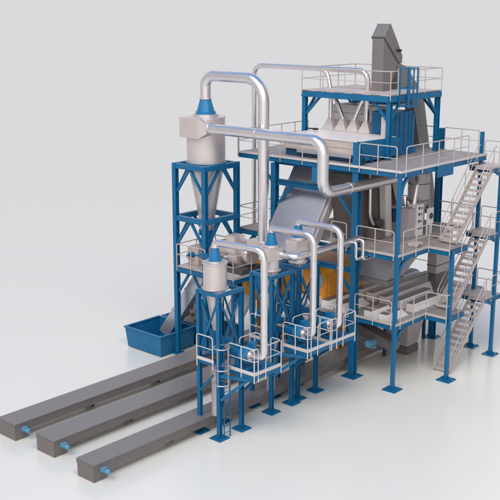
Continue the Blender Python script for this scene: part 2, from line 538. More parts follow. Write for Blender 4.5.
fan(PX[2], FP[2][2], 'bright blue fan on the platform beside the thick blue column')

def duct(i, label, yv):
    cx, cy = CY[i]
    px = PX[i]
    zt = 8.22 if i == 0 else 8.16
    t = thing('exhaust_duct', label, 'pipe', (cx, cy, TZ + 1.7), 'steel exhaust ducts of the small cyclones')
    b = MB()
    yi = FP[i][2] + 0.40
    b.tube([(cx, cy, TZ + 1.70), (cx, cy, zt), (px, yv, zt), (px, yv, FZ + 0.66), (px - 0.02, yi + 0.1, FZ + 0.66)], 0.145, 18, fillet=0.42, seg=10)
    b.build('pipe', 'steel', t)
    b = MB()
    for z in (4.7, 6.4):
        b.lathe([(0.158, 0), (0.158, 0.05)], (px, yv, z), n=20)
    b.lathe([(0.185, 0), (0.185, 0.04)], (cx, cy, TZ + 1.745), n=20)
    b.build_each('joint_ring', 'steel_big', t)
    return t
duct(0, 'steel duct arching from the plain round cyclone nearest the viewer', 0.52)
duct(1, 'steel duct arching from the cyclone on the middle slim tower', 0.90)
duct(2, 'steel duct arching from the cyclone next to the main frame', 0.80)

# manifold pipe feeding the two boxed cyclones
t = thing('manifold_pipe', 'horizontal steel pipe with two short bent ends, feeding the boxed cyclones', 'pipe', (-4.95, 2.0, 7.0))
MB().tube([(-5.0, 3.1, 7.0), (-4.9, 2.0, 7.0), (-0.15, 2.02, 7.02)], 0.155, 18, fillet=0.3, seg=6).build('main_run', 'steel', t)
MB().tube([(-0.95, 1.86, 7.0), (-0.95, 1.66, 7.0), (-0.95, 1.66, 6.2), (-0.1, 1.66, 6.2)], 0.075, 14, fillet=0.15).build('branch', 'steel', t)
MB().tube([(-0.35, 1.86, 7.03), (-0.45, 1.62, 7.03), (-0.45, 1.62, 6.12), (0.62, 1.62, 6.12)], 0.085, 14, fillet=0.18).build('branch', 'steel', t)
MB().tube([(-3.0, 2.65, 7.0), (-2.85, 2.1, 7.0)], 0.14, 16).build('branch', 'steel', t)

# ladder with cage beside the first tower, and its little side stand
t = thing('caged_ladder', 'slim blue ladder with safety hoops on the nearest tower', 'ladder', (-9.1, 2.1, 0))
b = MB()
for x in (-9.28, -8.92):
    b.beam((x, 2.12, 0.0), (x, 2.12, 4.4), 0.03, 0.05)
b.build_each('stringer', 'blue', t)
b = MB()
for k in range(14):
    b.tube([(-9.28, 2.12, 0.25 + k * 0.3), (-8.92, 2.12, 0.25 + k * 0.3)], 0.014, 6)
b.build_each('rung', 'blue', t)
for z in (2.55, 3.2, 4.1):
    b = MB()
    pts = [(-9.50 + 0.33 * math.cos(a), 2.02 - 0.33 * math.sin(a), z) for a in [2 * math.pi * k / 24 for k in range(25)]]
    b.tube(pts, 0.026, 6); b.build('safety_hoop', 'lightgrey', t)
for an in (0.25, 1.57, 2.9):
    p = (-9.50 + 0.345 * math.cos(an), 2.02 - 0.345 * math.sin(an))
    b = MB(); b.beam((*p, 2.5), (*p, 4.2), 0.025, 0.03); b.build('cage_strap', 'lightgrey', t)


def side_stand(i, label):
    tx, ty, tw, td = TW[i]
    x = tx - 0.12
    y0, y1 = ty + 0.13, ty + td
    z = 3.31
    t = thing('side_stand', label, 'platform', (x, (y0 + y1) / 2, z), 'narrow railed stands on the slim towers')
    b = MB(); b.box(x - 0.02, x + 0.25, y0, y1, z - 0.04, z); b.build('deck_plate', 'blue', t)
    b = MB(); b.beam((x, y1 - 0.12, z - 0.09), (x, y0 + 0.1, z - 0.09), 0.05, 0.1); b.build('edge_beam', 'blue', t)
    b = MB(); b.beam((x + 0.02, y1 - 0.12, z - 1.4), (x + 0.02, y0 + 0.12, z - 0.55), 0.05, 0.08); b.build('bracket', 'blue', t)
    b = MB(); b.beam((x - 0.04, y0 + 0.02, z + 0.07), (x - 0.04, y1, z + 0.07), 0.02, 0.14); b.build('toe_board', 'rail_white', t)
    railing(t, [(x - 0.04, y1 - 0.02, z), (x - 0.04, y0 + 0.08, z)], m='rail_white', r=0.025, drop=0.3, spacing=2)
side_stand(0, 'narrow railed stand on the left side of the nearest slim tower')
side_stand(1, 'narrow railed stand on the left side of the middle slim tower')
side_stand(2, 'narrow railed stand on the left side of the slim tower by the main frame')
t = thing('louvre_cabinet', 'small white louvred cabinet behind the middle fan platform', 'cabinet', (-1.5, 3.5, 3.1))
b = MB(); b.box(-2.35, -1.5, 3.95, 4.2, 2.2, 3.15); b.build('case', 'white', t, 0.01)
b = MB()
for k in range(6):
    b.box(-2.28, -1.57, 3.925, 3.948, 2.3 + k * 0.13, 2.36 + k * 0.13)
b.build_each('louvre', 'lavender', t)
b = MB(); b.box(-2.2, -1.65, 4.0, 4.15, 0.735, 2.195); b.build('pedestal', 'dark', t)

# ================================================================== LARGE CYCLONE TOWER
bx0, bx1, by0, by1 = -3.3, -1.03, 9.06, 11.12
t = thing('tall_tower', 'tall blue four legged frame carrying the large cream cyclone', 'support frame', (-3.3, 9.06, 0))
for (x, y) in ((bx0, by0), (bx1, by0), (bx1, by1), (bx0, by1)):
    b = MB(); b.hcol(x, y, 0.03 if (x, y) != (bx0, by0) else 0.705, 9.86, 0.24, 0.03)
    leg = b.build('leg', 'blue', t)
    base_plate(x, y, 0.55, leg, z=0.0 if (x, y) != (bx0, by0) else 0.70)
for z in (10.0, 7.36):
    b = MB()
    h = 0.26
    b.beam((bx0 - 0.14, by0, z - h / 2), (bx1 + 0.14, by0, z - h / 2), 0.2, h)
    b.beam((bx0 - 0.14, by1, z - h / 2), (bx1 + 0.14, by1, z - h / 2), 0.2, h)
    b.beam((bx0, by0 + 0.102, z - h / 2 - 0.003), (bx0, by1 - 0.102, z - h / 2 - 0.003), 0.2, h - 0.01)
    b.beam((bx1, by0 + 0.102, z - h / 2 - 0.003), (bx1, by1 - 0.102, z - h / 2 - 0.003), 0.2, h - 0.01)
    b.build('ring_beam', 'blue', t)
    for (p, q) in (((bx0, by0), (bx1, by0)), ((bx1, by0), (bx1, by1)), ((bx1, by1), (bx0, by1)), ((bx0, by1), (bx0, by0))):
        p, q = V((*p, 0)), V((*q, 0))
        d = (q - p).normalized()
        for a, s in ((p, 1), (q, -1)):
            b = MB(); b.beam(a + d * s * 0.12 + V((0, 0, z - 1.42)), a + d * s * 0.98 + V((0, 0, z - h)), 0.1, 0.13)
            b.build('brace', 'blue', t)
b = MB()
for (p, q) in (((bx0, by0), (bx1, by0)), ((bx0, by1), (bx1, by1))):
    b.beam((*p, 4.5), (*q, 4.5), 0.12, 0.2)
b.beam((bx0, by0 + 0.06, 4.497), (bx0, by1 - 0.06, 4.497), 0.12, 0.19)
b.beam((bx1, by0 + 0.06, 4.497), (bx1, by1 - 0.06, 4.497), 0.12, 0.19)
b.build('lower_ring', 'blue', t)
for yy, s in ((by1, -1), (by0, 1)):
    b = MB(); b.beam((bx0, yy + s * 0.12, 3.35), (bx0, yy + s * 0.85, 4.38), 0.09, 0.12); b.build('brace', 'blue', t)

cx, cy = -2.15, 10.08
t = thing('large_cyclone', 'large cream cyclone with blue collar in the tall blue frame', 'cyclone', (cx, cy, 10))
b = MB(); b.lathe([(0.96, 9.98), (0.96, 12.2)], (cx, cy, 0), n=56); b.build('body', 'cream', t)
b = MB(); b.lathe([(0.30, 6.55), (0.92, 9.97)], (cx, cy, 0), n=48); b.build('cone', 'cream', t)
b = MB(); b.lathe([(1.04, 9.90), (1.04, 10.02)], (cx, cy, 0), n=48); b.build('support_flange', 'blue', t)
b = MB()
b.box(cx - 1.12, cx + 0.0, cy - 0.55, cy + 0.72, 11.3, 12.28)
b.build('inlet_box', 'cream', t, 0.015)
b = MB()
# transition from the square box to the round pipe, on the side that faces the pipe
p = [(cx - 1.118, cy - 0.552, 11.302), (cx - 0.35, cy - 0.552, 11.302), (cx - 0.35, cy - 0.552, 12.278), (cx - 1.118, cy - 0.552, 12.278)]
q = [(cx - 0.98, cy - 1.0, 11.56), (cx - 0.50, cy - 1.0, 11.56), (cx - 0.50, cy - 1.0, 12.05), (cx - 0.98, cy - 1.0, 12.05)]
b.hexa([p[0], q[0], q[1], p[1], p[3], q[3], q[2], p[2]])
b.build('inlet_transition', 'cream', t)
b = MB(); b.lathe([(0.99, 12.2), (0.99, 12.27)], (cx, cy, 0), n=48); b.lathe([(0.62, 12.27), (0.62, 12.40)], (cx, cy, 0), n=40); b.build('lid', 'steel_big', t)
b = MB(); b.lathe([(0.50, 12.40), (0.50, 12.52), (0.44, 12.53), (0.29, 13.05), (0.29, 13.12)], (cx, cy, 0), n=36); b.build('collar', 'blue_bright', t)
b = MB(); b.lathe([(0.38, 5.75), (0.38, 5.85), (0.30, 5.86), (0.30, 6.3), (0.42, 6.31), (0.42, 6.56)], (cx, cy, 0), n=28); b.build('rotary_valve', 'blue', t)
b = MB(); b.lathe([(0.26, 4.85), (0.26, 5.75)], (cx, cy, 0), n=28); b.build('outlet_spout', 'cream', t)

# large pipes
t = thing('exhaust_pipe', 'thick steel pipe arching from the large cyclone top down to the big fan', 'pipe', (cx, cy, 13.1))
MB().tube([(cx, cy, 13.1), (cx, cy, 14.26), (cx, 6.28, 14.26), (cx, 6.28, 6.55)], 0.265, 26, fillet=1.05, seg=16).build('pipe', 'steel', t)
b = MB()
for z in (12.2, 9.3):
    b.lathe([(0.28, 0), (0.28, 0.06)], (cx, 6.28, z), n=28)
b.lathe([(0.31, 0), (0.31, 0.05)], (cx, cy, 13.12), n=28)
b.build_each('joint_ring', 'steel_big', t)
ix = cx - 0.74
t = thing('suction_pipe', 'thick steel pipe with double bend from large cyclone inlet into the main frame', 'pipe', (ix, 9.0, 11.8))
MB().tube([(ix, 9.09, 11.81), (ix, 2.15, 11.81), (ix, 2.15, 9.48), (3.0, 2.15, 9.48)], 0.255, 26, fillet=0.62, seg=14).build('pipe', 'steel', t)
b = MB(); b.lathe([(0.29, 0), (0.29, 0.05)], (ix, 9.03, 11.81), 'y', 28); b.lathe([(0.27, 0), (0.27, 0.05)], (ix, 6.0, 11.81), 'y', 28)
b.lathe([(0.27, 0), (0.27, 0.05)], (-1.0, 2.15, 9.48), 'x', 28)
b.build_each('joint_ring', 'steel_big', t)

t = thing('branch_pipe', 'thin steel pipe rising behind the tall frame and crossing to the hoods', 'pipe', (3.95, 12.2, 0))
MB().tube([(3.95, 12.35, 0.3), (3.95, 12.35, 14.42), (3.95, 4.75, 14.42), (3.95, 4.75, 12.0)], 0.135, 18, fillet=0.55, seg=10).build('main_run', 'steel', t)
MB().tube([(3.95, 8.0, 14.40), (3.95, 7.35, 14.35), (3.95, 7.05, 13.4), (3.95, 7.05, 12.0)], 0.115, 16, fillet=0.45).build('branch', 'steel', t)
MB().tube([(3.95, 7.0, 13.3), (3.95, 6.55, 12.65), (3.95, 6.25, 12.0)], 0.105, 14, fillet=0.2).build('branch', 'steel', t)
MB().tube([(3.95, 4.8, 13.3), (3.95, 5.15, 12.75), (3.95, 5.5, 12.0)], 0.105, 14, fillet=0.2).build('branch', 'steel', t)

hood_lab = ['pale suction hood leftmost in the row of four on the feeder top', 'pale suction hood second from left in the row on the feeder top',
            'pale suction hood third from left in the row on the feeder top', 'pale suction hood rightmost in the row of four on the feeder top']
hy = [7.05, 6.25, 5.5, 4.75]
def hood(y, lab):
    t = thing('suction_hood', lab, 'hood', (3.95, y, 11.36), 'suction hoods on the feeder')
    b = MB()
    b.hexa([(3.7, y - 0.36, 11.37), (4.2, y - 0.36, 11.37), (4.2, y + 0.36, 11.37), (3.7, y + 0.36, 11.37),
            (3.86, y - 0.09, 11.95), (4.04, y - 0.09, 11.95), (4.04, y + 0.09, 11.95), (3.86, y + 0.09, 11.95)])
    b.build('skirt', 'white', t)
    b = MB(); b.lathe([(0.125, 11.94), (0.125, 12.04)], (3.95, y, 0), n=16); b.build('neck', 'steel', t)
    return t
h0 = hood(hy[0], hood_lab[0])
for y, lab in zip(hy[1:], hood_lab[1:]):
    copy_thing(h0, (3.95, y, 11.36), lab)

# ================================================================== MAIN STEEL FRAME
t = frame = thing('steel_frame', 'big blue steel frame with thick columns holding all walkway levels', 'steel frame', (0.1, 2.46, 0))
for (x, y, z1, w, s) in ((0.1, 2.46, 11.45, 0.32, 0.78), (0.1, 7.5, 10.0, 0.3, 0.7), (7.8, 2.75, 11.4, 0.3, 0.7), (7.8, 7.5, 10.0, 0.3, 0.7)):
    b = MB(); b.hcol(x, y, 0.03, z1, w, 0.032)
    c = b.build('column', 'blue', t)
    base_plate(x, y, s, c)
for (x, y, z1) in ((-0.06, 0.0, 10.28), (2.72, -1.22, 6.42), (7.44, -1.0, 9.8), (7.87, 0.4, 11.4)):
    b = MB(); b.box(x - 0.085, x + 0.085, y - 0.085, y + 0.085, 0.03, z1)
    c = b.build('column', 'blue', t, 0.008)
    base_plate(x, y, 0.72 if x < 7 else 0.66, c)
def bm(p, q, w=0.2, h=0.3):
    b = MB(); b.ibeam(p, q, w, h); return b.build('beam', 'blue', frame)
L1, L2, L3 = 10.36, 6.5, 3.2
for z in (L1 - 0.25, L2 - 0.25, L3 - 0.5):
    bm((0.27, 2.46, z), (7.64, 2.75, z))
    bm((0.27, 7.5, z), (7.64, 7.5, z))
    bm((7.8, 2.92, z), (7.8, 7.34, z))
    bm((0.1, 2.63, z), (0.1, 7.34, z))
bm((0.1, 2.63, 9.06), (0.1, 7.34, 9.06), 0.2, 0.28)
bm((0.1, 2.63, 5.32), (0.1, 7.34, 5.32), 0.2, 0.26)
for (p, q) in (((0.1, 7.3, 7.9), (0.1, 6.4, 8.92)), ((0.1, 2.65, 7.9), (0.1, 3.55, 8.92)), ((0.1, 2.65, 4.2), (0.1, 3.5, 5.2)),
               ((0.1, 7.3, 4.2), (0.1, 6.4, 5.2)), ((7.6, 2.75, 9.1), (6.7, 2.74, 9.95)), ((0.3, 2.46, 5.3), (1.1, 2.47, 6.1)),
               ((7.8, 2.95, 5.2), (7.8, 3.8, 6.1)), ((7.6, 2.75, 5.2), (6.7, 2.74, 6.1))):
    b = MB(); b.beam(p, q, 0.1, 0.14); b.build('brace', 'blue', frame)
# curved brackets at the front column
for z in (L1, L2, L3):
    b = MB()
    pts = []
    R = 0.75
    for k in range(9):
        a = math.pi / 2 * k / 8
        pts.append((0.03 + R - R * math.cos(a), z - 0.27 - R + R * math.sin(a)))
    outer = pts
    inner = [(0.03 + R + 0.12 - R * math.cos(math.pi / 2 * k / 8) - 0.0, z - 0.27 - R - 0.06 + R * math.sin(math.pi / 2 * k / 8)) for k in range(8, -1, -1)]
    inner = [(x + 0.02, zz_) for x, zz_ in inner]
    for (a0, a1), (b1, b0) in zip(zip(outer[:-1], outer[1:]), zip(inner[::-1][1:], inner[::-1][:-1])):
        b.hexa([(a0[0], -0.06, a0[1]), (b0[0], -0.06, b0[1]), (b0[0], 0.06, b0[1]), (a0[0], 0.06, a0[1]),
                (a1[0], -0.06, a1[1]), (b1[0], -0.06, b1[1]), (b1[0], 0.06, b1[1]), (a1[0], 0.06, a1[1])])
    b.build('bracket', 'blue', frame)

# ================================================================== WALKWAY DECKS
# -- top level
tx0, tx1, ty0, ty1, TDZ = 2.35, 6.85, 2.3, 7.65, 13.45
t = thing('upper_platform', 'topmost pale platform on four blue posts around the grey elevator head', 'platform', (tx0, ty0, 10.4))
b = MB(); b.box(tx0, tx1, ty0, ty1, TDZ - 0.05, TDZ); b.build('deck_plate', 'deck', t)
b = MB()
for (p, q) in (((tx0, ty0), (tx1, ty0)), ((tx0, ty1), (tx1, ty1)), ((tx0, ty0 + 0.07), (tx0, ty1 - 0.07)), ((tx1, ty0 + 0.07), (tx1, ty1 - 0.07))):
    b.beam((*p, TDZ - 0.20), (*q, TDZ - 0.20), 0.12, 0.28)
for k in range(1, 4):
    y = ty0 + k * (ty1 - ty0) / 4
    b.beam((tx0 + 0.06, y, TDZ - 0.17), (tx1 - 0.06, y, TDZ - 0.17), 0.1, 0.2)
b.build('edge_beam', 'blue', t)
for (x, y) in ((tx0 + 0.12, ty0 + 0.1), (tx1 - 0.12, ty0 + 0.1), (tx1 - 0.12, ty1 - 0.1), (tx0 + 0.12, ty1 - 0.1)):
    b = MB(); b.hcol(x, y, L1 + 0.01, TDZ - 0.35, 0.22, 0.025); b.build('post', 'blue', t)
    sx = 1 if x < 4 else -1; sy = 1 if y < 5 else -1
    b = MB(); b.beam((x, y + sy * 0.1, TDZ - 1.2), (x, y + sy * 0.95, TDZ - 0.33), 0.09, 0.12); b.build('brace', 'blue', t)
    b = MB(); b.beam((x + sx * 0.1, y, TDZ - 1.2), (x + sx * 0.9, y, TDZ - 0.33), 0.09, 0.12); b.build('brace', 'blue', t)
railing(t, [(tx0 - 0.02, ty1, TDZ), (tx0 - 0.02, ty0 - 0.02, TDZ), (tx0 + 0.6, ty0 - 0.02, TDZ)], spacing=1.25, ends=False)
railing(t, [(tx0 + 1.4, ty0 - 0.02, TDZ), (tx1 + 0.02, ty0 - 0.02, TDZ), (tx1 + 0.02, ty1, TDZ), (tx0, ty1 + 0.02, TDZ)], spacing=1.3, ends=False)

b = MB(); b.beam((2.47, 7.43, 11.5), (2.47, 6.95, 11.5), 0.07, 0.06); b.box(2.40, 2.54, 6.72, 6.96, 11.45, 11.55); b.build('lamp_arm', 'black', t)

t = thing('ladder_cage', 'blue ladder cage hung on the front edge of the topmost platform', 'ladder', (3.3, 2.0, 12.9))
b = MB()
for x in (2.98, 3.66):
    for y in (1.66, 2.2):
        b.beam((x, y, 12.85), (x, y, 14.72), 0.06)
b.build_each('post', 'blue', t)
b = MB()
for z in (12.9, 13.75, 14.69):
    for y in (1.66, 2.2):
        b.beam((3.01, y, z), (3.63, y, z), 0.055)
    for x in (2.98, 3.66):
        b.beam((x, 1.69, z), (x, 2.17, z), 0.05)
b.beam((3.32, 1.66, 12.93), (3.32, 1.66, 14.66), 0.05)
b.build_each('cross_bar', 'blue', t)
b = MB(); b.box(3.02, 3.62, 1.7, 2.16, 12.9, 12.93); b.build('floor_plate', 'blue', t)
t2 = MB()
t2.box(3.0, 4.3, 2.33, 2.42, TDZ + 1.13, TDZ + 1.2)
tag(t2.build('guard_bar', mat('rusty_red_paint', (0.45, 0.22, 0.15), 0.5)), 'reddish bar along the handrail behind the blue ladder cage', 'bar')

# -- level 1
t = thing('upper_walkway', 'long pale walkway below the topmost platform, running past the white feeder', 'walkway', (0, 0, L1))
b = MB()
b.box(-0.05, 7.55, -0.05, 2.28, L1 - 0.05, L1)
b.box(-0.05, 5.297, 2.283, 7.597, L1 - 0.05, L1 - 0.003)
b.box(5.3, 7.65, 2.28, 7.6, L1 - 0.052, L1 - 0.002)
b.box(-0.05, 5.6, 7.6, 9.8, L1 - 0.05, L1)
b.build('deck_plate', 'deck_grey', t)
for p, q in (((-0.05, -0.05), (7.55, -0.05)), ((-0.05, 0.0), (-0.05, 9.8)), ((0.0, 9.8), (5.6, 9.8)), ((7.55, 0.0), (7.55, 2.3))):
    edge(t, (*p, L1), (*q, L1), 0.24, 0.1, dz=-0.055)
b = MB()
b.beam((-0.1, -0.1, L1 - 0.01), (7.55, -0.1, L1 - 0.01), 0.03, 0.11)
b.beam((-0.1, -0.08, L1 - 0.012), (-0.1, 9.8, L1 - 0.012), 0.03, 0.11)
b.build('toe_board', 'rail_white', t)
b = MB(); b.box(2.85, 4.25, -0.16, -0.11, L1 - 0.62, L1 - 0.07); b.build('stiffener_plate', 'blue', t)
for y in (8.0, 9.5):
    b = MB(); b.beam((0.1, y, L1 - 1.2) if y < 9 else (0.1, 7.7, L1 - 1.3), (0.1, 8.6, L1 - 0.3), 0.09, 0.11); b.build('bracket', 'blue', t)
    if y < 9: continue
railing(t, [(-0.12, 2.2, L1), (-0.12, 0.16, L1)], spacing=1.05)
railing(t, [(0.22, -0.12, L1), (5.65, -0.12, L1)], spacing=1.35)
railing(t, [(-0.12, 9.8, L1), (-0.12, 2.75, L1)], spacing=1.4, ends=False)
railing(t, [(0.0, 9.85, L1), (5.6, 9.85, L1)], spacing=1.2, ends=False)
railing(t, [(7.72, 6.9, L1), (7.72, 3.0, L1)], spacing=1.3, ends=False)
railing(t, [(7.78, 2.5, L1), (7.80, 0.55, L1)], spacing=1.3, ends=False)

def lower_deck(z, label, name):
    t = thing(name, label, 'walkway', (0, 0, z))
    b = MB()
    b.box(-0.05, 4.1, -0.05, 2.28 if z > 5 else 0.36, z - 0.05, z)
    b.box(2.45, 4.1, -1.18, -0.05, z - 0.05, z)
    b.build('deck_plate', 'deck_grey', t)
    edge(t, (-0.05, -0.05, z), (2.45, -0.05, z), 0.22, 0.1, dz=-0.055)
    edge(t, (-0.05, 0.0, z), (-0.05, 2.3, z), 0.22, 0.1, dz=-0.055)
    edge(t, (2.45, -0.1, z), (2.45, -1.18, z), 0.22, 0.1, dz=-0.055)
    edge(t, (2.45, -1.2, z), (4.1, -1.2, z), 0.22, 0.1, dz=-0.055)
    b = MB()
    b.beam((-0.1, -0.1, z + 0.0), (2.42, -0.1, z + 0.0), 0.03, 0.12)
    b.beam((-0.1, -0.08, z - 0.002), (-0.1, 2.3, z - 0.002), 0.03, 0.12)
    b.beam((2.40, -0.12, z - 0.002), (2.40, -1.25, z - 0.002), 0.03, 0.12)
    b.build('toe_board', 'rail', t)
    railing(t, [(-0.12, 2.24, z), (-0.12, 0.16, z)], spacing=1.05)
    railing(t, [(0.22, -0.12, z), (2.40, -0.12, z), (2.40, -1.25, z), (3.5, -1.25, z)], spacing=1.1)
    return t
t = lower_deck(L2, 'middle grey walkway with railing, halfway up the blue frame', 'middle_walkway')
b = MB()
b.box(0.3, 7.55, 2.28, 7.3, L2 - 0.05, L2 - 0.002)
b.box(4.1, 7.6, 0.9, 2.28, L2 - 0.05, L2)
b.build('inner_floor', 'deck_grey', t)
railing(t, [(7.72, 7.0, L2), (7.72, 0.6, L2)], spacing=1.3, ends=False)
railing(t, [(-0.1, 3.75, L2), (-0.1, 2.85, L2)], spacing=1.5)
b = MB(); b.box(-0.12, 0.3, 2.7, 3.9, L2 - 0.05, L2 - 0.003); b.build('side_plate', 'deck_grey', t)
t = lower_deck(L3, 'lowest grey walkway with railing, just above the floor conveyors', 'lower_walkway')
railing(t, [(9.0, 7.2, 3.06), (9.0, 1.0, 3.06)], spacing=2.0, ends=False, h=1.5)

# left side platforms beside the tall frame
t = thing('left_platform', 'small grey platform with thin railing left of the main frame, mid height', 'platform', (0.0, 9.4, L2))
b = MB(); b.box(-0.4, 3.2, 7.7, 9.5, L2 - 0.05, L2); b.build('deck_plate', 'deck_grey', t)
edge(t, (-0.4, 9.5, L2), (-0.4, 7.7, L2), 0.24, 0.1, dz=-0.055)
edge(t, (-0.4, 9.5, L2), (3.2, 9.5, L2), 0.24, 0.1, dz=-0.055)
b = MB(); b.beam((-0.36, 9.4, L2 - 1.25), (-0.36, 8.5, L2 - 0.3), 0.09, 0.11); b.beam((-0.36, 7.8, L2 - 1.25), (-0.36, 8.5, L2 - 0.3), 0.09, 0.11); b.build('bracket', 'blue', t)
for y in (9.42, 7.78):
    b = MB(); b.beam((-0.36, y, 0.02), (-0.36, y, L2 - 0.3), 0.14); b.build('leg', 'blue', t)
railing(t, [(-0.42, 9.55, L2), (3.2, 9.55, L2)], spacing=1.2, ends=False)
railing(t, [(-0.42, 9.5, L2), (-0.42, 7.8, L2)], spacing=1.6, ends=False)

FD = 4.78
t = thing('fan_deck', 'pale platform inside the tall blue frame, carrying the big cream fan', 'platform', (-3.4, 7.1, FD))
b = MB(); b.box(-3.45, -0.6, 7.05, 10.95, FD - 0.05, FD); b.build('deck_plate', 'deck', t)
edge(t, (-3.47, 10.95, FD), (-3.47, 7.05, FD), 0.22, 0.1, dz=-0.055)
edge(t, (-3.47, 7.03, FD), (-0.6, 7.03, FD), 0.22, 0.1, dz=-0.055)
b = MB(); b.beam((-3.5, 8.6, FD + 0.0), (-3.5, 7.0, FD + 0.0), 0.03, 0.12); b.beam((-3.5, 6.985, FD + 0.001), (-0.6, 6.985, FD + 0.001), 0.03, 0.12); b.build('toe_board', 'rail', t)
for (x, y) in ((-3.3, 7.2), (-0.8, 7.2)):
    b = MB(); b.beam((x, y, 0.705 if y < 7.13 else 0.02), (x, y, FD - 0.28), 0.14); b.build('leg', 'blue', t)
railing(t, [(-3.5, 10.9, FD), (-3.5, 8.9, FD)], spacing=1.0, h=1.15)
railing(t, [(-3.5, 8.0, FD), (-3.5, 7.0, FD), (-2.2, 7.0, FD)], spacing=1.2, ends=False)
railing(t, [(-3.4, 11.0, FD), (-0.6, 11.0, FD), (-0.6, 9.2, FD)], spacing=1.2, ends=False)

# big fan on that deck
cx2, cz2 = -1.95, 5.72
t = thing('large_fan', 'large cream centrifugal fan at the foot of the thick arching pipe', 'fan', (-2, 7.8, FD))
b = MB()
pts = []
for k in range(36):
    a = 2 * math.pi * k / 36
    r = 0.62 + 0.24 * k / 36
    pts.append((cx2 + r * math.cos(a), cz2 + r * math.sin(a)))
b.prism(pts, 7.55, 8.15, 'y')
b.box(cx2 - 0.85, cx2 - 0.1, 7.548, 8.152, cz2 + 0.1, cz2 + 0.95)
b.build('scroll_housing', 'cream', t, 0.015)
b = MB(); b.box(-2.2, -1.7, 6.0, 6.9, 4.05, 4.85); b.build('oil_unit', 'blue', t, 0.02)
b = MB(); b.lathe([(0.50, 7.1), (0.56, 7.2), (0.56, 7.3), (0.40, 7.32), (0.40, 7.55)], (cx2, 0, cz2), 'y', 30); b.build('inlet_ring', 'cream', t)
b = MB(); b.box(-2.45, -1.85, 5.98, 7.09, 6.02, 6.56); b.build('inlet_box', 'cream', t, 0.015)
b = MB()
b.box(-2.75, -1.15, 7.1, 7.3, FD, FD + 0.3); b.box(-2.75, -1.15, 8.4, 8.6, FD, FD + 0.3)
b.box(-2.7, -2.5, 7.3, 8.4, FD, FD + 0.28); b.box(-1.4, -1.2, 7.3, 8.4, FD, FD + 0.28)
b.build_each('base_rail', 'dark', t)
b = MB(); b.lathe([(0.12, 8.15), (0.12, 8.6), (0.34, 8.62), (0.36, 9.3), (0.28, 9.42)], (cx2, 0, cz2), 'y', 28); b.build('motor', 'beige', t)
# gear unit at the back of the fan deck
t = thing('gear_unit', 'beige ribbed drive unit with blue shaft on the fan deck', 'motor', (-2.6, 10.2, FD))
b = MB(); b.box(-2.9, -1.6, 10.0, 10.75, FD, FD + 0.95); b.build('gearbox', 'beige', t, 0.05)
b = MB(); b.lathe([(0.36, -2.0), (0.40, -1.95), (0.40, -1.0), (0.3, -0.9)], (0, 9.7, FD + 0.75), 'x', 24)
for k in range(7):
    b.lathe([(0.44, -1.9 + k * 0.13), (0.44, -1.87 + k * 0.13)], (0, 9.7, FD + 0.75), 'x', 24)
b.build('ribbed_motor', 'beige', t)
b = MB(); b.lathe([(0.16, -3.15), (0.16, -2.9)], (0, 10.35, FD + 0.55), 'x', 20); b.lathe([(0.09, -3.3), (0.09, -3.15)], (0, 10.35, FD + 0.55), 'x', 16); b.build('shaft', 'blue', t)
# blue guard frame in front of the tall frame
t = thing('guard_stand', 'blue guard stand behind the plain round cyclone', 'stand', (-4.6, 7.6, FD))
b = MB()
for y in (7.0, 8.1):
    b.beam((-4.3, y, 3.0), (-4.3, y, 6.0), 0.11)
    b.beam((-3.55, y, 4.6), (-4.25, y, 4.6), 0.09)
b.build_each('post', 'blue', t)
b = MB()
b.beam((-4.6, 6.9, 6.03), (-4.6, 8.2, 6.03), 0.5, 0.06)
b.beam((-4.3, 7.06, 4.9), (-4.3, 8.04, 4.9), 0.08)
b.build_each('top_plate', 'blue', t)

# ================================================================== STAIRS AND LANDINGS
def stairs(x0, z0, x1, z1, n, label):
    ya, yb = -0.95, -0.13
    t = thing('staircase', label, 'stairs', (x0, (ya + yb) / 2, z0), 'flights of stairs on the right side')
    d = V((x1 - x0, 0, z1 - z0)).normalized()
    for y in (ya, yb):
        b = MB(); b.beam((x0, y, z0 + 0.10), (x1, y, z1 - 0.06), 0.045, 0.24); b.build('stringer', 'rail', t)
    for k in range(n):
        f = (k + 0.8) / n
        x, z = x0 + (x1 - x0) * f, z0 + (z1 - z0) * f
        b = MB(); b.box(x - 0.16, x + 0.14, ya + 0.024, yb - 0.024, z - 0.045, z - 0.01)
        b.box(x - 0.163, x - 0.148, ya + 0.024, yb - 0.024, z - 0.085, z - 0.012)
        b.build('tread', 'tread', t)
    for y in (ya - 0.04, yb + 0.04):
        b = MB()
        b.tube([(x0 + 0.05, y, z0 + 0.1), (x0 + 0.05, y, z0 + 1.0), (x1, y, z1 + 1.0), (x1 + 0.25, y, z1 + 1.0)], 0.026, 8, fillet=0.15, seg=4)
        b.tube([(x0 + 0.05, y, z0 + 0.55), (x1, y, z1 + 0.5)], 0.02, 6)
        h = b.build('handrail', 'rail', t)
        for k in range(1, 4):
            f = k / 3.0
            x, z = x0 + (x1 - x0) * f, z0 + (z1 - z0) * f
            MB().tube([(x, y, z - 0.05), (x, y, z + 1.0)], 0.026, 6).build('post', 'rail', h)
    return t
LL1 = 9.87
stairs(3.42, 0.0, 6.62, L3, 13, 'lowest flight of pale steel stairs, rising from the floor')
stairs(3.42, L3, 6.62, L2, 13, 'middle flight of pale steel stairs, rising from the lowest walkway')
stairs(3.42, L2, 6.62, LL1, 14, 'top flight of pale steel stairs, leading up to the long upper walkway')
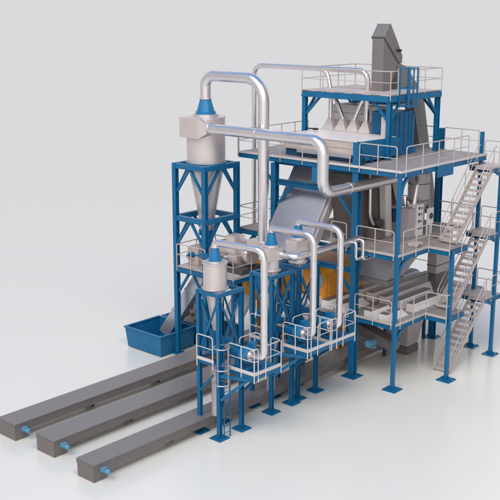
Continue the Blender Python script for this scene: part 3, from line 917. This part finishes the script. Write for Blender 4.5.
def landing(z, label):
    t = thing('stair_landing', label, 'landing', (7.2, -0.4, z), 'stair landings on the right side')
    x0, x1, y0, y1 = 6.6, 8.0, -1.05, 0.3
    b = MB(); b.box(x0, x1, y0, y1, z - 0.05, z); b.build('deck_plate', 'deck', t)
    edge(t, (x0, y0, z), (x1, y0, z), 0.2, 0.1, dz=-0.055)
    edge(t, (x0, y0 + 0.05, z), (x0, y1, z), 0.2, 0.1, m='blue_dark', dz=-0.055)
    b = MB()
    b.prism([(7.34, z - 0.26), (7.34, z - 0.5), (7.1, z - 0.45), (6.75, z - 0.26)], -1.04, -0.96, 'y')
    b.build('bracket', 'blue', t)
    b = MB(); b.beam((x0 - 0.02, y0 + 0.05, z - 0.01), (x0 - 0.02, y1, z - 0.01), 0.03, 0.1); b.build('nosing', 'rail', t)
    railing(t, [(7.0, y0 - 0.03, z), (x1 + 0.02, y0 - 0.03, z), (x1 + 0.02, y1, z)], spacing=1.0)
    return t
landing(L3, 'lowest of the three stair landings between the thin right hand columns')
landing(L2, 'middle of the three stair landings between the thin right hand columns')
landing(LL1, 'highest of the three stair landings between the thin right hand columns')

# ================================================================== FEEDER ON LEVEL 1
t = thing('feeder_box', 'wide white feeder box with flat pale top under the suction hoods', 'feeder', (0.6, 2.8, L1))
L_ = lambda a, c: [(0.6 - a, 2.72 - a), (3.5 + a, 2.72 - a), (3.5 + a, 4.4 - a), (5.2 + a, 4.4 - a), (5.2 + a, 7.4 + a), (0.6 - a, 7.4 + a)]
b = MB(); b.prism(L_(0, 0), L1 + 0.34, L1 + 0.98, 'z'); b.build('housing', 'beige', t, 0.015)
b = MB(); b.prism(L_(0.04, 0), L1 + 0.984, L1 + 1.02, 'z'); b.build('top_plate', 'white', t)
b = MB(); b.prism(L_(-0.1, 0), L1 + 0.005, L1 + 0.338, 'z'); b.build('plinth', 'blue_dark', t)
b = MB()
for y in (3.4, 4.6, 5.8, 7.0):
    b.box(0.585, 0.6, y - 0.03, y + 0.03, L1 + 0.36, L1 + 0.96)
b.beam((0.585, 2.75, L1 + 0.68), (0.585, 7.4, L1 + 0.68), 0.02, 0.04)
b.build_each('stiffener', 'beige', t)
b = MB()
b.beam((0.5, 3.1, L1 + 0.30), (0.5, 6.4, L1 + 0.30), 0.1, 0.16)
b.build('vibration_rail', 'lightgrey', t)

t = thing('hood_machine', 'brown grey screening machine behind the row of suction hoods', 'machine', (4.4, 3, L1 + 1))
b = MB()
b.prism([(4.3, L1 + 1.03), (5.6, L1 + 1.03), (5.6, 12.6), (4.55, 12.6), (4.42, 12.3)], 4.3, 7.35, 'y')
b.build('housing', 'white', t, 0.02)
b = MB(); b.box(4.37, 4.5, 4.4, 7.25, 12.16, 12.22); b.box(4.30, 4.46, 4.4, 7.25, 11.78, 11.82); b.build_each('seam', 'beige', t)
t = thing('blue_hopper', 'blue hopper hanging under the topmost platform above the feeder', 'hopper', (4.8, 4.5, 13))
b = MB()
b.hexa([(4.3, 3.6, 12.78), (5.6, 3.6, 12.78), (5.6, 5.6, 12.78), (4.3, 5.6, 12.78), (3.9, 3.2, 13.12), (5.9, 3.2, 13.12), (5.9, 6.2, 13.12), (3.9, 6.2, 13.12)])
b.build('funnel', 'blue', t)
b = MB(); b.box(4.28, 5.62, 3.58, 5.62, 12.70, 12.78); b.build('flange', 'lightgrey', t)

t = thing('blue_feed_guard', 'low blue side guard with slanted top beside the thick column', 'guard', (0.3, 2.4, L1))
b = MB()
b.prism([(0.32, L1 + 0.12), (3.55, L1 + 0.12), (3.55, L1 + 1.0), (0.32, L1 + 1.05)], 2.50, 2.66, 'y')
b.build('side_plate', 'blue', t, 0.012)
b = MB()
for x in (0.6, 1.2, 1.8, 2.4):
    b.box(x - 0.05, x + 0.05, 2.42, 2.495, L1 + 0.005, L1 + 0.3)
b.build_each('foot', 'blue_dark', t)
t = thing('blue_cabinet', 'tall blue panelled cabinet under the topmost platform corner', 'cabinet', (2.8, 2.4, L1))
b = MB(); b.box(3.62, 5.25, 2.85, 4.2, L1 + 0.01, 12.5); b.build('housing', 'blue', t, 0.02)
b = MB()
for x in (3.68, 4.05, 4.45, 4.85, 5.15):
    b.box(x, x + 0.05, 2.82, 2.85, L1 + 0.2, 12.4)
b.box(3.64, 5.23, 2.80, 2.818, L1 + 1.0, L1 + 1.06)
b.build_each('panel_rib', 'blue', t)
b = MB(); b.box(5.3, 5.45, 2.9, 3.1, L1 + 0.05, L1 + 1.9); b.box(5.28, 5.7, 2.92, 3.4, L1 + 0.01, L1 + 0.25); b.build_each('side_valve', 'blue_bright', t)
t = thing('white_duct_post', 'narrow beige duct standing left of the tall blue cabinet', 'duct', (2.62, 2.9, L1))
b = MB(); b.box(2.55, 2.72, 2.6, 2.9, L1 + 0.3, 12.4); b.build('duct', 'beige', t)

# ================================================================== BUCKET ELEVATOR
t = thing('bucket_elevator', 'tall grey bucket elevator head rising above the topmost platform', 'elevator', (4.5, 4, TDZ))
ya, yb = 3.9, 4.58
b = MB()
b.prism([(4.0, TDZ - 0.3), (4.40, TDZ - 0.3), (4.52, 13.15), (5.27, 14.81), (4.0, 16.03)], ya, yb, 'y')
b.build('head_body', 'conv', t, 0.01)
b = MB()
b.prism([(3.98, 16.09), (5.31, 14.85), (5.62, 14.75), (5.64, 15.12), (5.16, 15.85), (4.52, 16.70), (4.44, 16.70)], ya - 0.03, yb + 0.03, 'y')
b.build('head_hood', 'conv', t, 0.012)
b = MB()
b.prism([(3.97, 16.03), (5.28, 14.79), (5.32, 14.85), (3.97, 16.09)], ya - 0.045, yb + 0.045, 'y')
b.build('seam_flange', 'dark', t)
b = MB(); b.lathe([(0.06, ya - 0.18), (0.06, ya - 0.03)], (5.25, 0, 15.4), 'y', 12); b.build('shaft_end', 'black', t)
b = MB(); b.beam((5.05, ya - 0.06, 15.4), (5.5, ya - 0.06, 15.4), 0.04, 0.08); b.build('shaft_bearing', 'black', t)
b = MB()
b.prism([(5.3, 14.8), (5.6, 14.74), (6.2, 14.54), (7.39, 13.5), (7.92, 12.92), (9.72, 6.53), (8.9, 6.53), (6.88, 12.84), (5.74, 13.27), (5.36, 14.2)], ya + 0.05, yb - 0.05, 'y')
b.build('inclined_leg', 'conv', t, 0.01)

# ================================================================== LEVEL 2 MACHINES
t = thing('slanted_chute', 'wide slanted blue grey chute sloping down out of the main frame', 'chute', (0, 5.8, 6))
b = MB()
zt, zb = 9.75, 5.85
xt, xb = 1.58, -1.02
b.plate([(xt, 4.45, zt), (xt, 7.2, zt), (xb, 7.2, zb), (xb, 4.45, zb)][::-1], -0.0 + 0.30)
b.build('top_sheet', 'lightgrey', t, 0.01)
b = MB()
dd = V((xt - xb, 0, zt - zb)).normalized()
nrm = V((-dd.z, 0, dd.x))
for y in (4.40, 7.25):
    c0, c1 = V((xt, y, zt)) - nrm * 0.12, V((xb, y, zb)) - nrm * 0.12
    b.beam(c0, c1, 0.09, 0.40)
b.build_each('side_rail', 'lavender', t)
t = thing('hanging_box', 'blue box hanging under the upper walkway above the slanted chute', 'box', (0.1, 4.6, 9.6))
b = MB(); b.box(-0.15, 0.0, 4.35, 4.95, 9.35, 10.05); b.build('case', 'blue_bright', t, 0.01)
b = MB(); b.box(-0.12, -0.02, 4.33, 4.97, 10.06, 10.1); b.build('lid', 'blue', t)
t = thing('screen_housing', 'brown grey screen housing behind the slanted chute, under the feeder', 'machine', (2.4, 4, L2))
b = MB()
b.prism([(0.9, 6.52), (4.5, 6.52), (4.5, 9.8), (0.6, 9.8), (0.6, 8.8)], 3.0, 4.3, 'y')
b.build('housing', 'darkbrown', t, 0.02)
b = MB(); b.box(3.3, 3.6, 2.93, 3.0, 6.6, 9.6); b.box(1.6, 1.7, 2.93, 3.0, 6.6, 9.4); b.build_each('rib', 'darkbrown', t)
t = thing('drive_belt_guard', 'dark machine drive on the middle walkway floor', 'machine', (2.2, 2.7, L2))
b = MB(); b.box(1.7, 2.5, 2.45, 2.95, L2, L2 + 0.55); b.build('base', 'brown', t, 0.03)
b = MB(); b.lathe([(0.1, 2.4), (0.1, 2.5), (0.22, 2.51), (0.22, 2.85)], (2.3, 0, L2 + 0.76), 'y', 24); b.build('pulley', 'dark', t)
t = thing('vent_pipe', 'thin pale pipe dropping behind the thick column below the bent pipe', 'pipe', (1.6, 2.85, 8))
MB().tube([(1.62, 2.8, 10.0), (1.68, 2.8, 7.65), (1.95, 2.75, 7.2)], 0.085, 14, fillet=0.2).build('pipe', 'steel', t)
t = thing('square_duct', 'pale square duct rising behind the front column on the middle walkway', 'duct', (3, 2.8, L2))
b = MB(); b.hexa([(2.85, 2.6, L2), (3.35, 2.6, L2), (3.35, 2.95, L2), (2.85, 2.95, L2), (2.55, 2.6, 10.0), (3.05, 2.6, 10.0), (3.05, 2.95, 10.0), (2.55, 2.95, 10.0)])
b.build('duct', 'white', t)
t = thing('slanted_duct', 'pale slanted duct beside the front column under the upper walkway', 'duct', (3.6, 2.6, 9))
b = MB(); b.hexa([(4.1, 2.6, 7.9), (4.4, 2.6, 7.9), (4.4, 2.9, 7.9), (4.1, 2.9, 7.9), (3.3, 2.6, 9.95), (3.8, 2.6, 9.95), (3.8, 2.9, 9.95), (3.3, 2.9, 9.95)])
b.build('duct', 'white', t)
t = thing('control_box', 'dark blue control box standing deep inside the middle level', 'box', (3.6, 2.7, L2))
b = MB(); b.box(3.5, 4.3, 2.7, 2.98, L2 + 0.65, L2 + 1.3); b.build('case', 'blue_dark', t, 0.02)
b = MB(); b.box(3.5, 4.3, 2.6, 2.98, L2, L2 + 0.62); b.box(3.45, 4.35, 2.55, 2.98, L2 + 1.32, L2 + 1.42); b.build_each('stand', 'lavender', t)
t = thing('filter_tank', 'pinkish grey round tank with conical bottom under the upper walkway', 'tank', (4.9, 2.2, L2))
tkx, tky = 4.92, 2.15
b = MB(); b.lathe([(0.54, 8.15), (0.54, 10.0)], (tkx, tky, 0), n=40); b.build('shell', 'lavender', t)
b = MB(); b.lathe([(0.22, 7.35), (0.54, 8.14)], (tkx, tky, 0), n=40); b.build('cone', 'lavender', t)
b = MB()
for z in (9.5, 8.95, 8.12):
    b.lathe([(0.565, z), (0.565, z + 0.045)], (tkx, tky, 0), n=40)
b.build_each('band', 'brown', t)
b = MB()
for a in (0.6, 2.2, 3.8, 5.4):
    b.beam((tkx + 0.56 * math.cos(a), tky + 0.56 * math.sin(a), L2), (tkx + 0.56 * math.cos(a), tky + 0.56 * math.sin(a), 8.25), 0.06)
b.build_each('leg', 'rail', t)
MB().tube([(4.40, 1.95, 9.3), (4.2, 1.8, 9.1), (3.85, 1.75, 7.75)], 0.12, 16, fillet=0.2).build('inlet_pipe', 'steel', t)
t = thing('control_cabinet', 'light grey control cabinet beside the round tank on the middle walkway', 'cabinet', (3.9, 1.9, L2))
b = MB(); b.box(3.2, 3.75, 1.55, 2.15, L2, L2 + 1.45); b.build('case', 'lavender', t, 0.02)
b = MB(); b.box(3.8, 4.35, 1.45, 2.05, L2, L2 + 1.6); b.build('case', 'white', t, 0.02)
b = MB()
for z in (0.35, 0.7, 1.05, 1.35):
    b.box(3.88, 4.0, 1.42, 1.45, L2 + z, L2 + z + 0.12); b.box(4.12, 4.2, 1.42, 1.45, L2 + z, L2 + z + 0.08)
b.build_each('button', 'dark', t)
b = MB(); b.lathe([(0.15, 1.2), (0.15, 1.24)], (4.7, 0, L2 + 0.95), 'y', 24, caps=True); b.build('gauge', 'dark', t)
b = MB(); b.box(4.45, 4.95, 1.24, 1.3, L2 + 0.55, L2 + 1.35); b.beam((4.5, 1.32, L2), (4.5, 1.32, L2 + 1.3), 0.06); b.beam((4.9, 1.32, L2), (4.9, 1.32, L2 + 1.3), 0.06); b.build_each('gauge_board', 'white', t)
t = thing('upright_duct', 'tall pale square duct standing right of the round tank', 'duct', (6.5, 3, L2))
b = MB(); b.box(6.25, 6.8, 2.9, 3.4, L2, 10.0); b.build('duct', 'lavender', t, 0.01)
b = MB(); b.box(6.22, 6.83, 2.87, 3.43, 8.9, 8.96); b.box(6.22, 6.83, 2.87, 3.43, 7.4, 7.46); b.build('flange', 'grey', t)
t = thing('tool_case', 'rounded pale case lying on the middle walkway by the railing', 'case', (2.0, 0.35, L2))
b = MB(); b.box(1.75, 2.35, 0.15, 0.65, L2 + 0.002, L2 + 0.2); b.build('shell', 'deck', t, 0.06)
b = MB(); b.beam((1.95, 0.13, L2 + 0.13), (2.15, 0.13, L2 + 0.13), 0.03); b.build('handle', 'dark', t)

# ================================================================== LEVEL 3 MACHINES
t = thing('discharge_hopper', 'blue grey hopper hanging under the middle walkway between two columns', 'hopper', (1, 1.4, 5))
b = MB()
b.hexa([(0.6, 0.95, 4.98), (1.9, 0.95, 4.98), (1.9, 2.5, 4.98), (0.6, 2.5, 4.98), (0.3, 0.35, 6.2), (2.6, 0.35, 6.2), (2.6, 2.6, 6.2), (0.3, 2.6, 6.2)])
b.build('funnel', 'grey', t, 0.01)
b = MB(); b.box(0.55, 1.95, 0.9, 2.55, 4.75, 4.97); b.build('outlet_frame', 'brown', t, 0.01)

t = thing('sorting_floor', 'dark grey sorting floor above the conveyors, carrying rows of white troughs', 'machine bed', (4, 3.5, 2.6))
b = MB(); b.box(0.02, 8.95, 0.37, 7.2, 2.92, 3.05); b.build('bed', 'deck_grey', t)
b = MB()
for x in (0.6, 3.5, 7.2):
    for y in (2.9, 7.0):
        b.beam((x, y, 0.705 if 5.9 < y < 7.12 else 0.02), (x, y, 2.9), 0.14)
b.build_each('leg', 'blue_dark', t)
def trough(x0, x1, y, lab, w=0.62):
    b = MB()
    z = 3.055
    h = 0.40
    b.hexa([(x0, y, z), (x1, y, z), (x1, y + w, z), (x0, y + w, z), (x0 + 0.02, y + 0.2, z + h), (x1 - 0.42, y + 0.2, z + h), (x1 - 0.42, y + w, z + h), (x0 + 0.02, y + w, z + h)])
    t = thing('sorting_trough', lab, 'trough', (x0, y, z), 'rows of white troughs on the sorting floor')
    b.build('side_casing', 'white', t, 0.006)
    b = MB(); b.box(x0 + 0.03, x1 - 0.44, y + 0.22, y + w - 0.01, z + h + 0.003, z + h + 0.03); b.build('belt', 'brown', t)
rows = ['front row', 'second row', 'third row', 'fourth row', 'fifth row', 'sixth row', 'back row']
for k in range(7):
    y = 0.45 + k * 0.86
    if k not in (2,):
        trough(0.2, 1.95 + 0.12 * k, y, 'shorter white trough at the left end of the %s on the sorting floor' % rows[k])
    trough(2.5 + 0.1 * k, 5.9 if k < 2 else 8.7, y, 'longer white trough in the middle of the %s on the sorting floor' % rows[k])

t = thing('cross_conveyor', 'dark brown cross conveyor sloping under the lowest walkway', 'conveyor', (1.2, 2.2, 1.6))
b = MB(); b.beam((1.5, 4.6, 2.45), (1.5, 0.9, 1.55), 0.7, 0.5); b.build('trough', 'brown', t, 0.01)
b = MB(); b.lathe([(0.17, 0), (0.17, 0.55), (0.1, 0.62)], (0.62, 1.95, 1.62), 'x', 18); b.build('drive_motor', 'motor_cyan', t)
b = MB(); b.box(0.85, 1.149, 1.8, 2.1, 1.35, 1.46); b.build('motor_stand', 'motor_cyan', t)

t = thing('discharge_chute', 'grey discharge chute with dark foot standing under the lowest walkway corner', 'chute', (4.6, 2.6, 0))
b = MB()
b.hexa([(4.45, 2.15, 0.42), (5.4, 2.15, 0.42), (5.4, 3.45, 0.42), (4.45, 3.45, 0.42), (4.2, 2.0, 1.75), (5.75, 2.0, 1.75), (5.75, 3.6, 1.75), (4.2, 3.6, 1.75)])
b.build('funnel', 'lavender', t, 0.012)
b = MB(); b.box(4.4, 5.45, 2.1, 3.5, 0.01, 0.41); b.build('foot', 'brown', t, 0.012)
b = MB(); b.box(4.3, 5.7, 2.1, 3.5, 1.76, 2.5); b.build('upper_box', 'brown', t, 0.012)
b = MB(); b.beam((5.7, 2.4, 2.4), (6.9, 2.2, 2.2), 0.5, 0.35); b.build('side_arm', 'brown', t)

t = thing('elevator_boot', 'pinkish grey elevator boot box hanging behind the stair column', 'elevator boot', (7.5, 2.3, 3.3))
b = MB(); b.box(6.7, 8.2, 2.0, 2.55, 3.9, 6.1); b.build('housing', 'lavender', t, 0.015)
b = MB(); b.box(6.68, 8.22, 1.98, 2.57, 4.3, 4.36); b.box(6.75, 8.1, 2.05, 2.5, 3.06, 3.88); b.build('foot', 'brown', t, 0.01)

# orange baler
t = thing('orange_machine', 'large orange machine housing inside the main frame behind the slim towers', 'machine', (1.2, 7, 3))
b = MB()
b.prism([(0.7, 2.35), (3.6, 2.35), (3.6, 5.0), (1.2, 5.0), (0.7, 4.6)], 7.25, 10.6, 'y')
b.prism([(0.7, 3.06), (3.6, 3.06), (3.6, 5.0), (1.2, 5.0), (0.7, 4.6)], 4.45, 7.247, 'y')
b.build('housing', 'orange', t, 0.03)
b = MB()
b.lathe([(0.45, 0.66), (0.45, 0.698)], (0, 5.2, 4.25), 'x', 32); b.build('round_cover', 'grey', t)
b = MB()
for y in (4.56, 6.2, 8.2, 9.8):
    b.box(0.62, 0.698, y - 0.09, y + 0.09, 3.08, 4.6)
b.build_each('rib', 'orange_dark', t)
b = MB()
for y in (4.8, 7.45, 10.3):
    b.box(2.0, 2.2, y - 0.1, y + 0.1, 0.02, 2.9 if y < 7.2 else 2.34)
b.build_each('leg', 'orange_dark', t)

t = thing('sloping_chute', 'light blue grey chute sloping down behind the slim towers', 'chute', (-1, 8.3, 2))
b = MB()
b.plate([(-0.55, 8.25, 2.95), (-0.55, 9.5, 2.95), (-1.65, 9.5, 1.75), (-1.65, 8.25, 1.75)][::-1], 0.25)
b.build('sheet', 'white', t, 0.01)
b = MB(); b.box(-1.2, -0.9, 9.0, 9.4, 0.01, 1.95) if False else b.box(-0.9, -0.6, 9.65, 9.9, 0.01, 2.3); b.build('support', 'dark', t)

# ================================================================== SKIPS AND INCLINED CHUTE
def skip(x0, x1, y0, y1, label):
    t = thing('waste_skip', label, 'skip', ((x0 + x1) / 2, (y0 + y1) / 2, 0), 'open blue skips')
    H = 1.08
    i = 0.16
    th = 0.05
    b = MB()
    lo = [(x0 + 0.05, y0 + i * 0.5), (x1 - 0.05, y0 + i * 0.5), (x1 - 0.05, y1 - i), (x0 + 0.05, y1 - i)]
    hi = [(x0, y0), (x1, y0), (x1, y1), (x0, y1)]
    for k in range(4):
        a, c = lo[k], lo[(k + 1) % 4]
        d, e = hi[k], hi[(k + 1) % 4]
        m_ = V(((x0 + x1) / 2, (y0 + y1) / 2, 0))
        def inn(p, z):
            v = V((p[0], p[1], z)); w = V((m_.x - v.x, m_.y - v.y, 0))
            return V((v.x + th * (1 if w.x > 0 else -1), v.y + th * (1 if w.y > 0 else -1), z))
        b.hexa([V((*a, 0.05)), V((*c, 0.05)), inn(c, 0.05), inn(a, 0.05), V((*d, H)), V((*e, H)), inn(e, H), inn(d, H)])
    b.build('wall', 'blue', t)
    b = MB(); b.box(x0 + 0.1, x1 - 0.1, y0 + 0.12, y1 - 0.2, 0.03, 0.10); b.build('bottom', 'blue', t)
    b = MB()
    b.beam((x0 - 0.05, y0 + 0.02, H + 0.02), (x1 + 0.05, y0 + 0.02, H + 0.02), 0.13, 0.08)
    b.beam((x0 - 0.05, y1 - 0.02, H + 0.02), (x1 + 0.05, y1 - 0.02, H + 0.02), 0.13, 0.08)
    b.beam((x0 + 0.02, y0 + 0.085, H + 0.018), (x0 + 0.02, y1 - 0.085, H + 0.018), 0.13, 0.075)
    b.beam((x1 - 0.02, y0 + 0.085, H + 0.018), (x1 - 0.02, y1 - 0.085, H + 0.018), 0.13, 0.075)
    b.build('rim', 'blue', t, 0.01)
    return t
skip(-4.45, -2.0, 11.2, 13.98, 'open blue skip in front, with the grey chute ending in it')
skip(-1.8, 0.9, 10.9, 13.9, 'open blue skip standing behind the first one, partly hidden')
def refuse():
    b = MB()
    for k in range(46):
        a = random.random() * 6.28; r = random.random() ** 0.5
        x, y = -0.5 + r * 1.0 * math.cos(a), 12.75 + r * 0.85 * math.sin(a)
        z = 0.7 + 1.1 * (1 - r * r)
        s = 0.14 + 0.2 * random.random()
        v = V((random.random(), random.random(), random.random())) * s
        b.beam((x - v.x, y - v.y, z - v.z * .5), (x + v.x, y + v.y, z + v.z * .5), s, s * 0.8)
    b.lathe([(0.85, 0.12), (0.85, 0.8), (0.6, 1.5), (0.1, 1.85)], (-0.5, 12.75, 0), n=24)
    return b
o = refuse().build('scrap_heap', 'brown'); tag(o, 'brown grey heap of scrap piled in the rear blue skip', 'scrap')

t = thing('inclined_chute', 'long grey box chute sliding down from the fan deck into the front skip', 'chute', (-2.6, 12, 0.7))
b = MB()
A0, A1 = V((-2.75, 12.55, 0.72)), V((-2.1, 10.2, 4.45))
b.beam(A0, A1, 0.75, 0.62)
b.build('casing', 'lightgrey', t, 0.012)
b = MB(); d = (A1 - A0)
for f in (0.33, 0.66):
    c = A0.lerp(A1, f); b.beam(c, c + d.normalized() * 0.05, 0.80, 0.67)
b.build('flange', 'grey', t)

# ================================================================== CAMERA, LIGHT, WORLD
cam = bpy.data.cameras.new('camera'); co = bpy.data.objects.new('camera', cam); COL.objects.link(co)
F_PX, PIT, YAW = 976.03, 0.24202594, 0.73637786
cam.sensor_width = 36; cam.lens = F_PX / 500 * 36
cam.clip_start = 0.5; cam.clip_end = 30000
co.location = (-36.4356, -23.9424, 17.4)
fwd = V((math.cos(YAW) * math.cos(PIT), math.sin(YAW) * math.cos(PIT), -math.sin(PIT)))
co.rotation_euler = fwd.to_track_quat('-Z', 'Y').to_euler()
scene.camera = co
scene.render.resolution_x = scene.render.resolution_y = 1024

w = bpy.data.worlds.new('World'); scene.world = w; w.use_nodes = True
nt = w.node_tree
bg = nt.nodes['Background']
def node(t, **k):
    n = nt.nodes.new(t)
    for a, v in k.items(): setattr(n, a, v)
    return n
tc = node('ShaderNodeTexCoord')
sep = node('ShaderNodeSeparateXYZ')
nt.links.new(tc.outputs['Generated'], sep.inputs['Vector'])
mr = node('ShaderNodeMapRange')
mr.inputs['From Min'].default_value = -1; mr.inputs['From Max'].default_value = 1
nt.links.new(sep.outputs['Z'], mr.inputs['Value'])
ramp = node('ShaderNodeValToRGB')
nt.links.new(mr.outputs['Result'], ramp.inputs['Fac'])
cr = ramp.color_ramp
cr.elements[0].position = 0.0; cr.elements[0].color = (0.55, 0.48, 0.46, 1)
cr.elements[1].position = 1.0; cr.elements[1].color = (0.05, 0.21, 0.60, 1)
for p_, c_ in ((0.5, (0.70, 0.70, 0.70)), (0.53, (0.70, 0.70, 0.695)), (0.60, (0.86, 0.785, 0.75)), (0.72, (0.90, 0.82, 0.79)), (0.83, (0.36, 0.55, 0.86))):
    e = cr.elements.new(p_); e.color = (*c_, 1)
# the studio is brighter on its left side than on its right side
dot = node('ShaderNodeVectorMath', operation='DOT_PRODUCT')
nt.links.new(tc.outputs['Generated'], dot.inputs[0])
dot.inputs[1].default_value = (0.6716, -0.7409, 0.0)
m2 = node('ShaderNodeValToRGB')
mr2 = node('ShaderNodeMapRange')
mr2.inputs['From Min'].default_value = -1; mr2.inputs['From Max'].default_value = 1
nt.links.new(dot.outputs['Value'], mr2.inputs['Value'])
nt.links.new(mr2.outputs['Result'], m2.inputs['Fac'])
c2 = m2.color_ramp
c2.elements[0].position = 0.0; c2.elements[0].color = (0.66, 0.64, 0.63, 1)
c2.elements[1].position = 1.0; c2.elements[1].color = (0.42, 0.40, 0.40, 1)
e = c2.elements.new(0.36); e.color = (1, 1, 1, 1)
e = c2.elements.new(0.64); e.color = (1, 1, 1, 1)
mul = node('ShaderNodeMix', data_type='RGBA', blend_type='MULTIPLY')
mul.inputs[0].default_value = 1.0
nt.links.new(ramp.outputs['Color'], mul.inputs[6])
nt.links.new(m2.outputs['Color'], mul.inputs[7])
# and brightest behind the viewer
dot2 = node('ShaderNodeVectorMath', operation='DOT_PRODUCT')
nt.links.new(tc.outputs['Generated'], dot2.inputs[0])
dot2.inputs[1].default_value = (-0.80, -0.60, 0.0)
mr3 = node('ShaderNodeMapRange', interpolation_type='SMOOTHSTEP')
mr3.inputs['From Min'].default_value = 0.45; mr3.inputs['From Max'].default_value = 0.95
mr3.inputs['To Min'].default_value = 1.0; mr3.inputs['To Max'].default_value = 1.75
nt.links.new(dot2.outputs['Value'], mr3.inputs['Value'])
mul2 = node('ShaderNodeVectorMath', operation='SCALE')
nt.links.new(mul.outputs[2], mul2.inputs[0])
nt.links.new(mr3.outputs['Result'], mul2.inputs['Scale'])
nt.links.new(mul2.outputs['Vector'], bg.inputs['Color'])
bg.inputs['Strength'].default_value = 1.0

sun = bpy.data.lights.new('key_light', 'SUN'); so = bpy.data.objects.new('key_light', sun); COL.objects.link(so)
sun.energy = 1.75; sun.angle = math.radians(35); sun.color = (1.0, 0.90, 0.80)
d = V((0.75, 0.12, -1.0))
so.rotation_euler = d.to_track_quat('-Z', 'Y').to_euler()

al = bpy.data.lights.new('softbox', 'AREA'); ao = bpy.data.objects.new('softbox', al); COL.objects.link(ao)
al.shape = 'DISK'; al.size = 18; al.energy = 4600; al.color = (1.0, 0.95, 0.90)
ao.location = (-16, -16, 36)
ao.rotation_euler = (V((-4, 3, 2)) - V(ao.location)).to_track_quat('-Z', 'Y').to_euler()

scene.view_settings.view_transform = 'Standard'
scene.view_settings.look = 'None'
scene.view_settings.exposure = 0.0
scene.view_settings.gamma = 1.0
scene.cycles.max_bounces = 10
scene.cycles.diffuse_bounces = 8
scene.cycles.glossy_bounces = 6
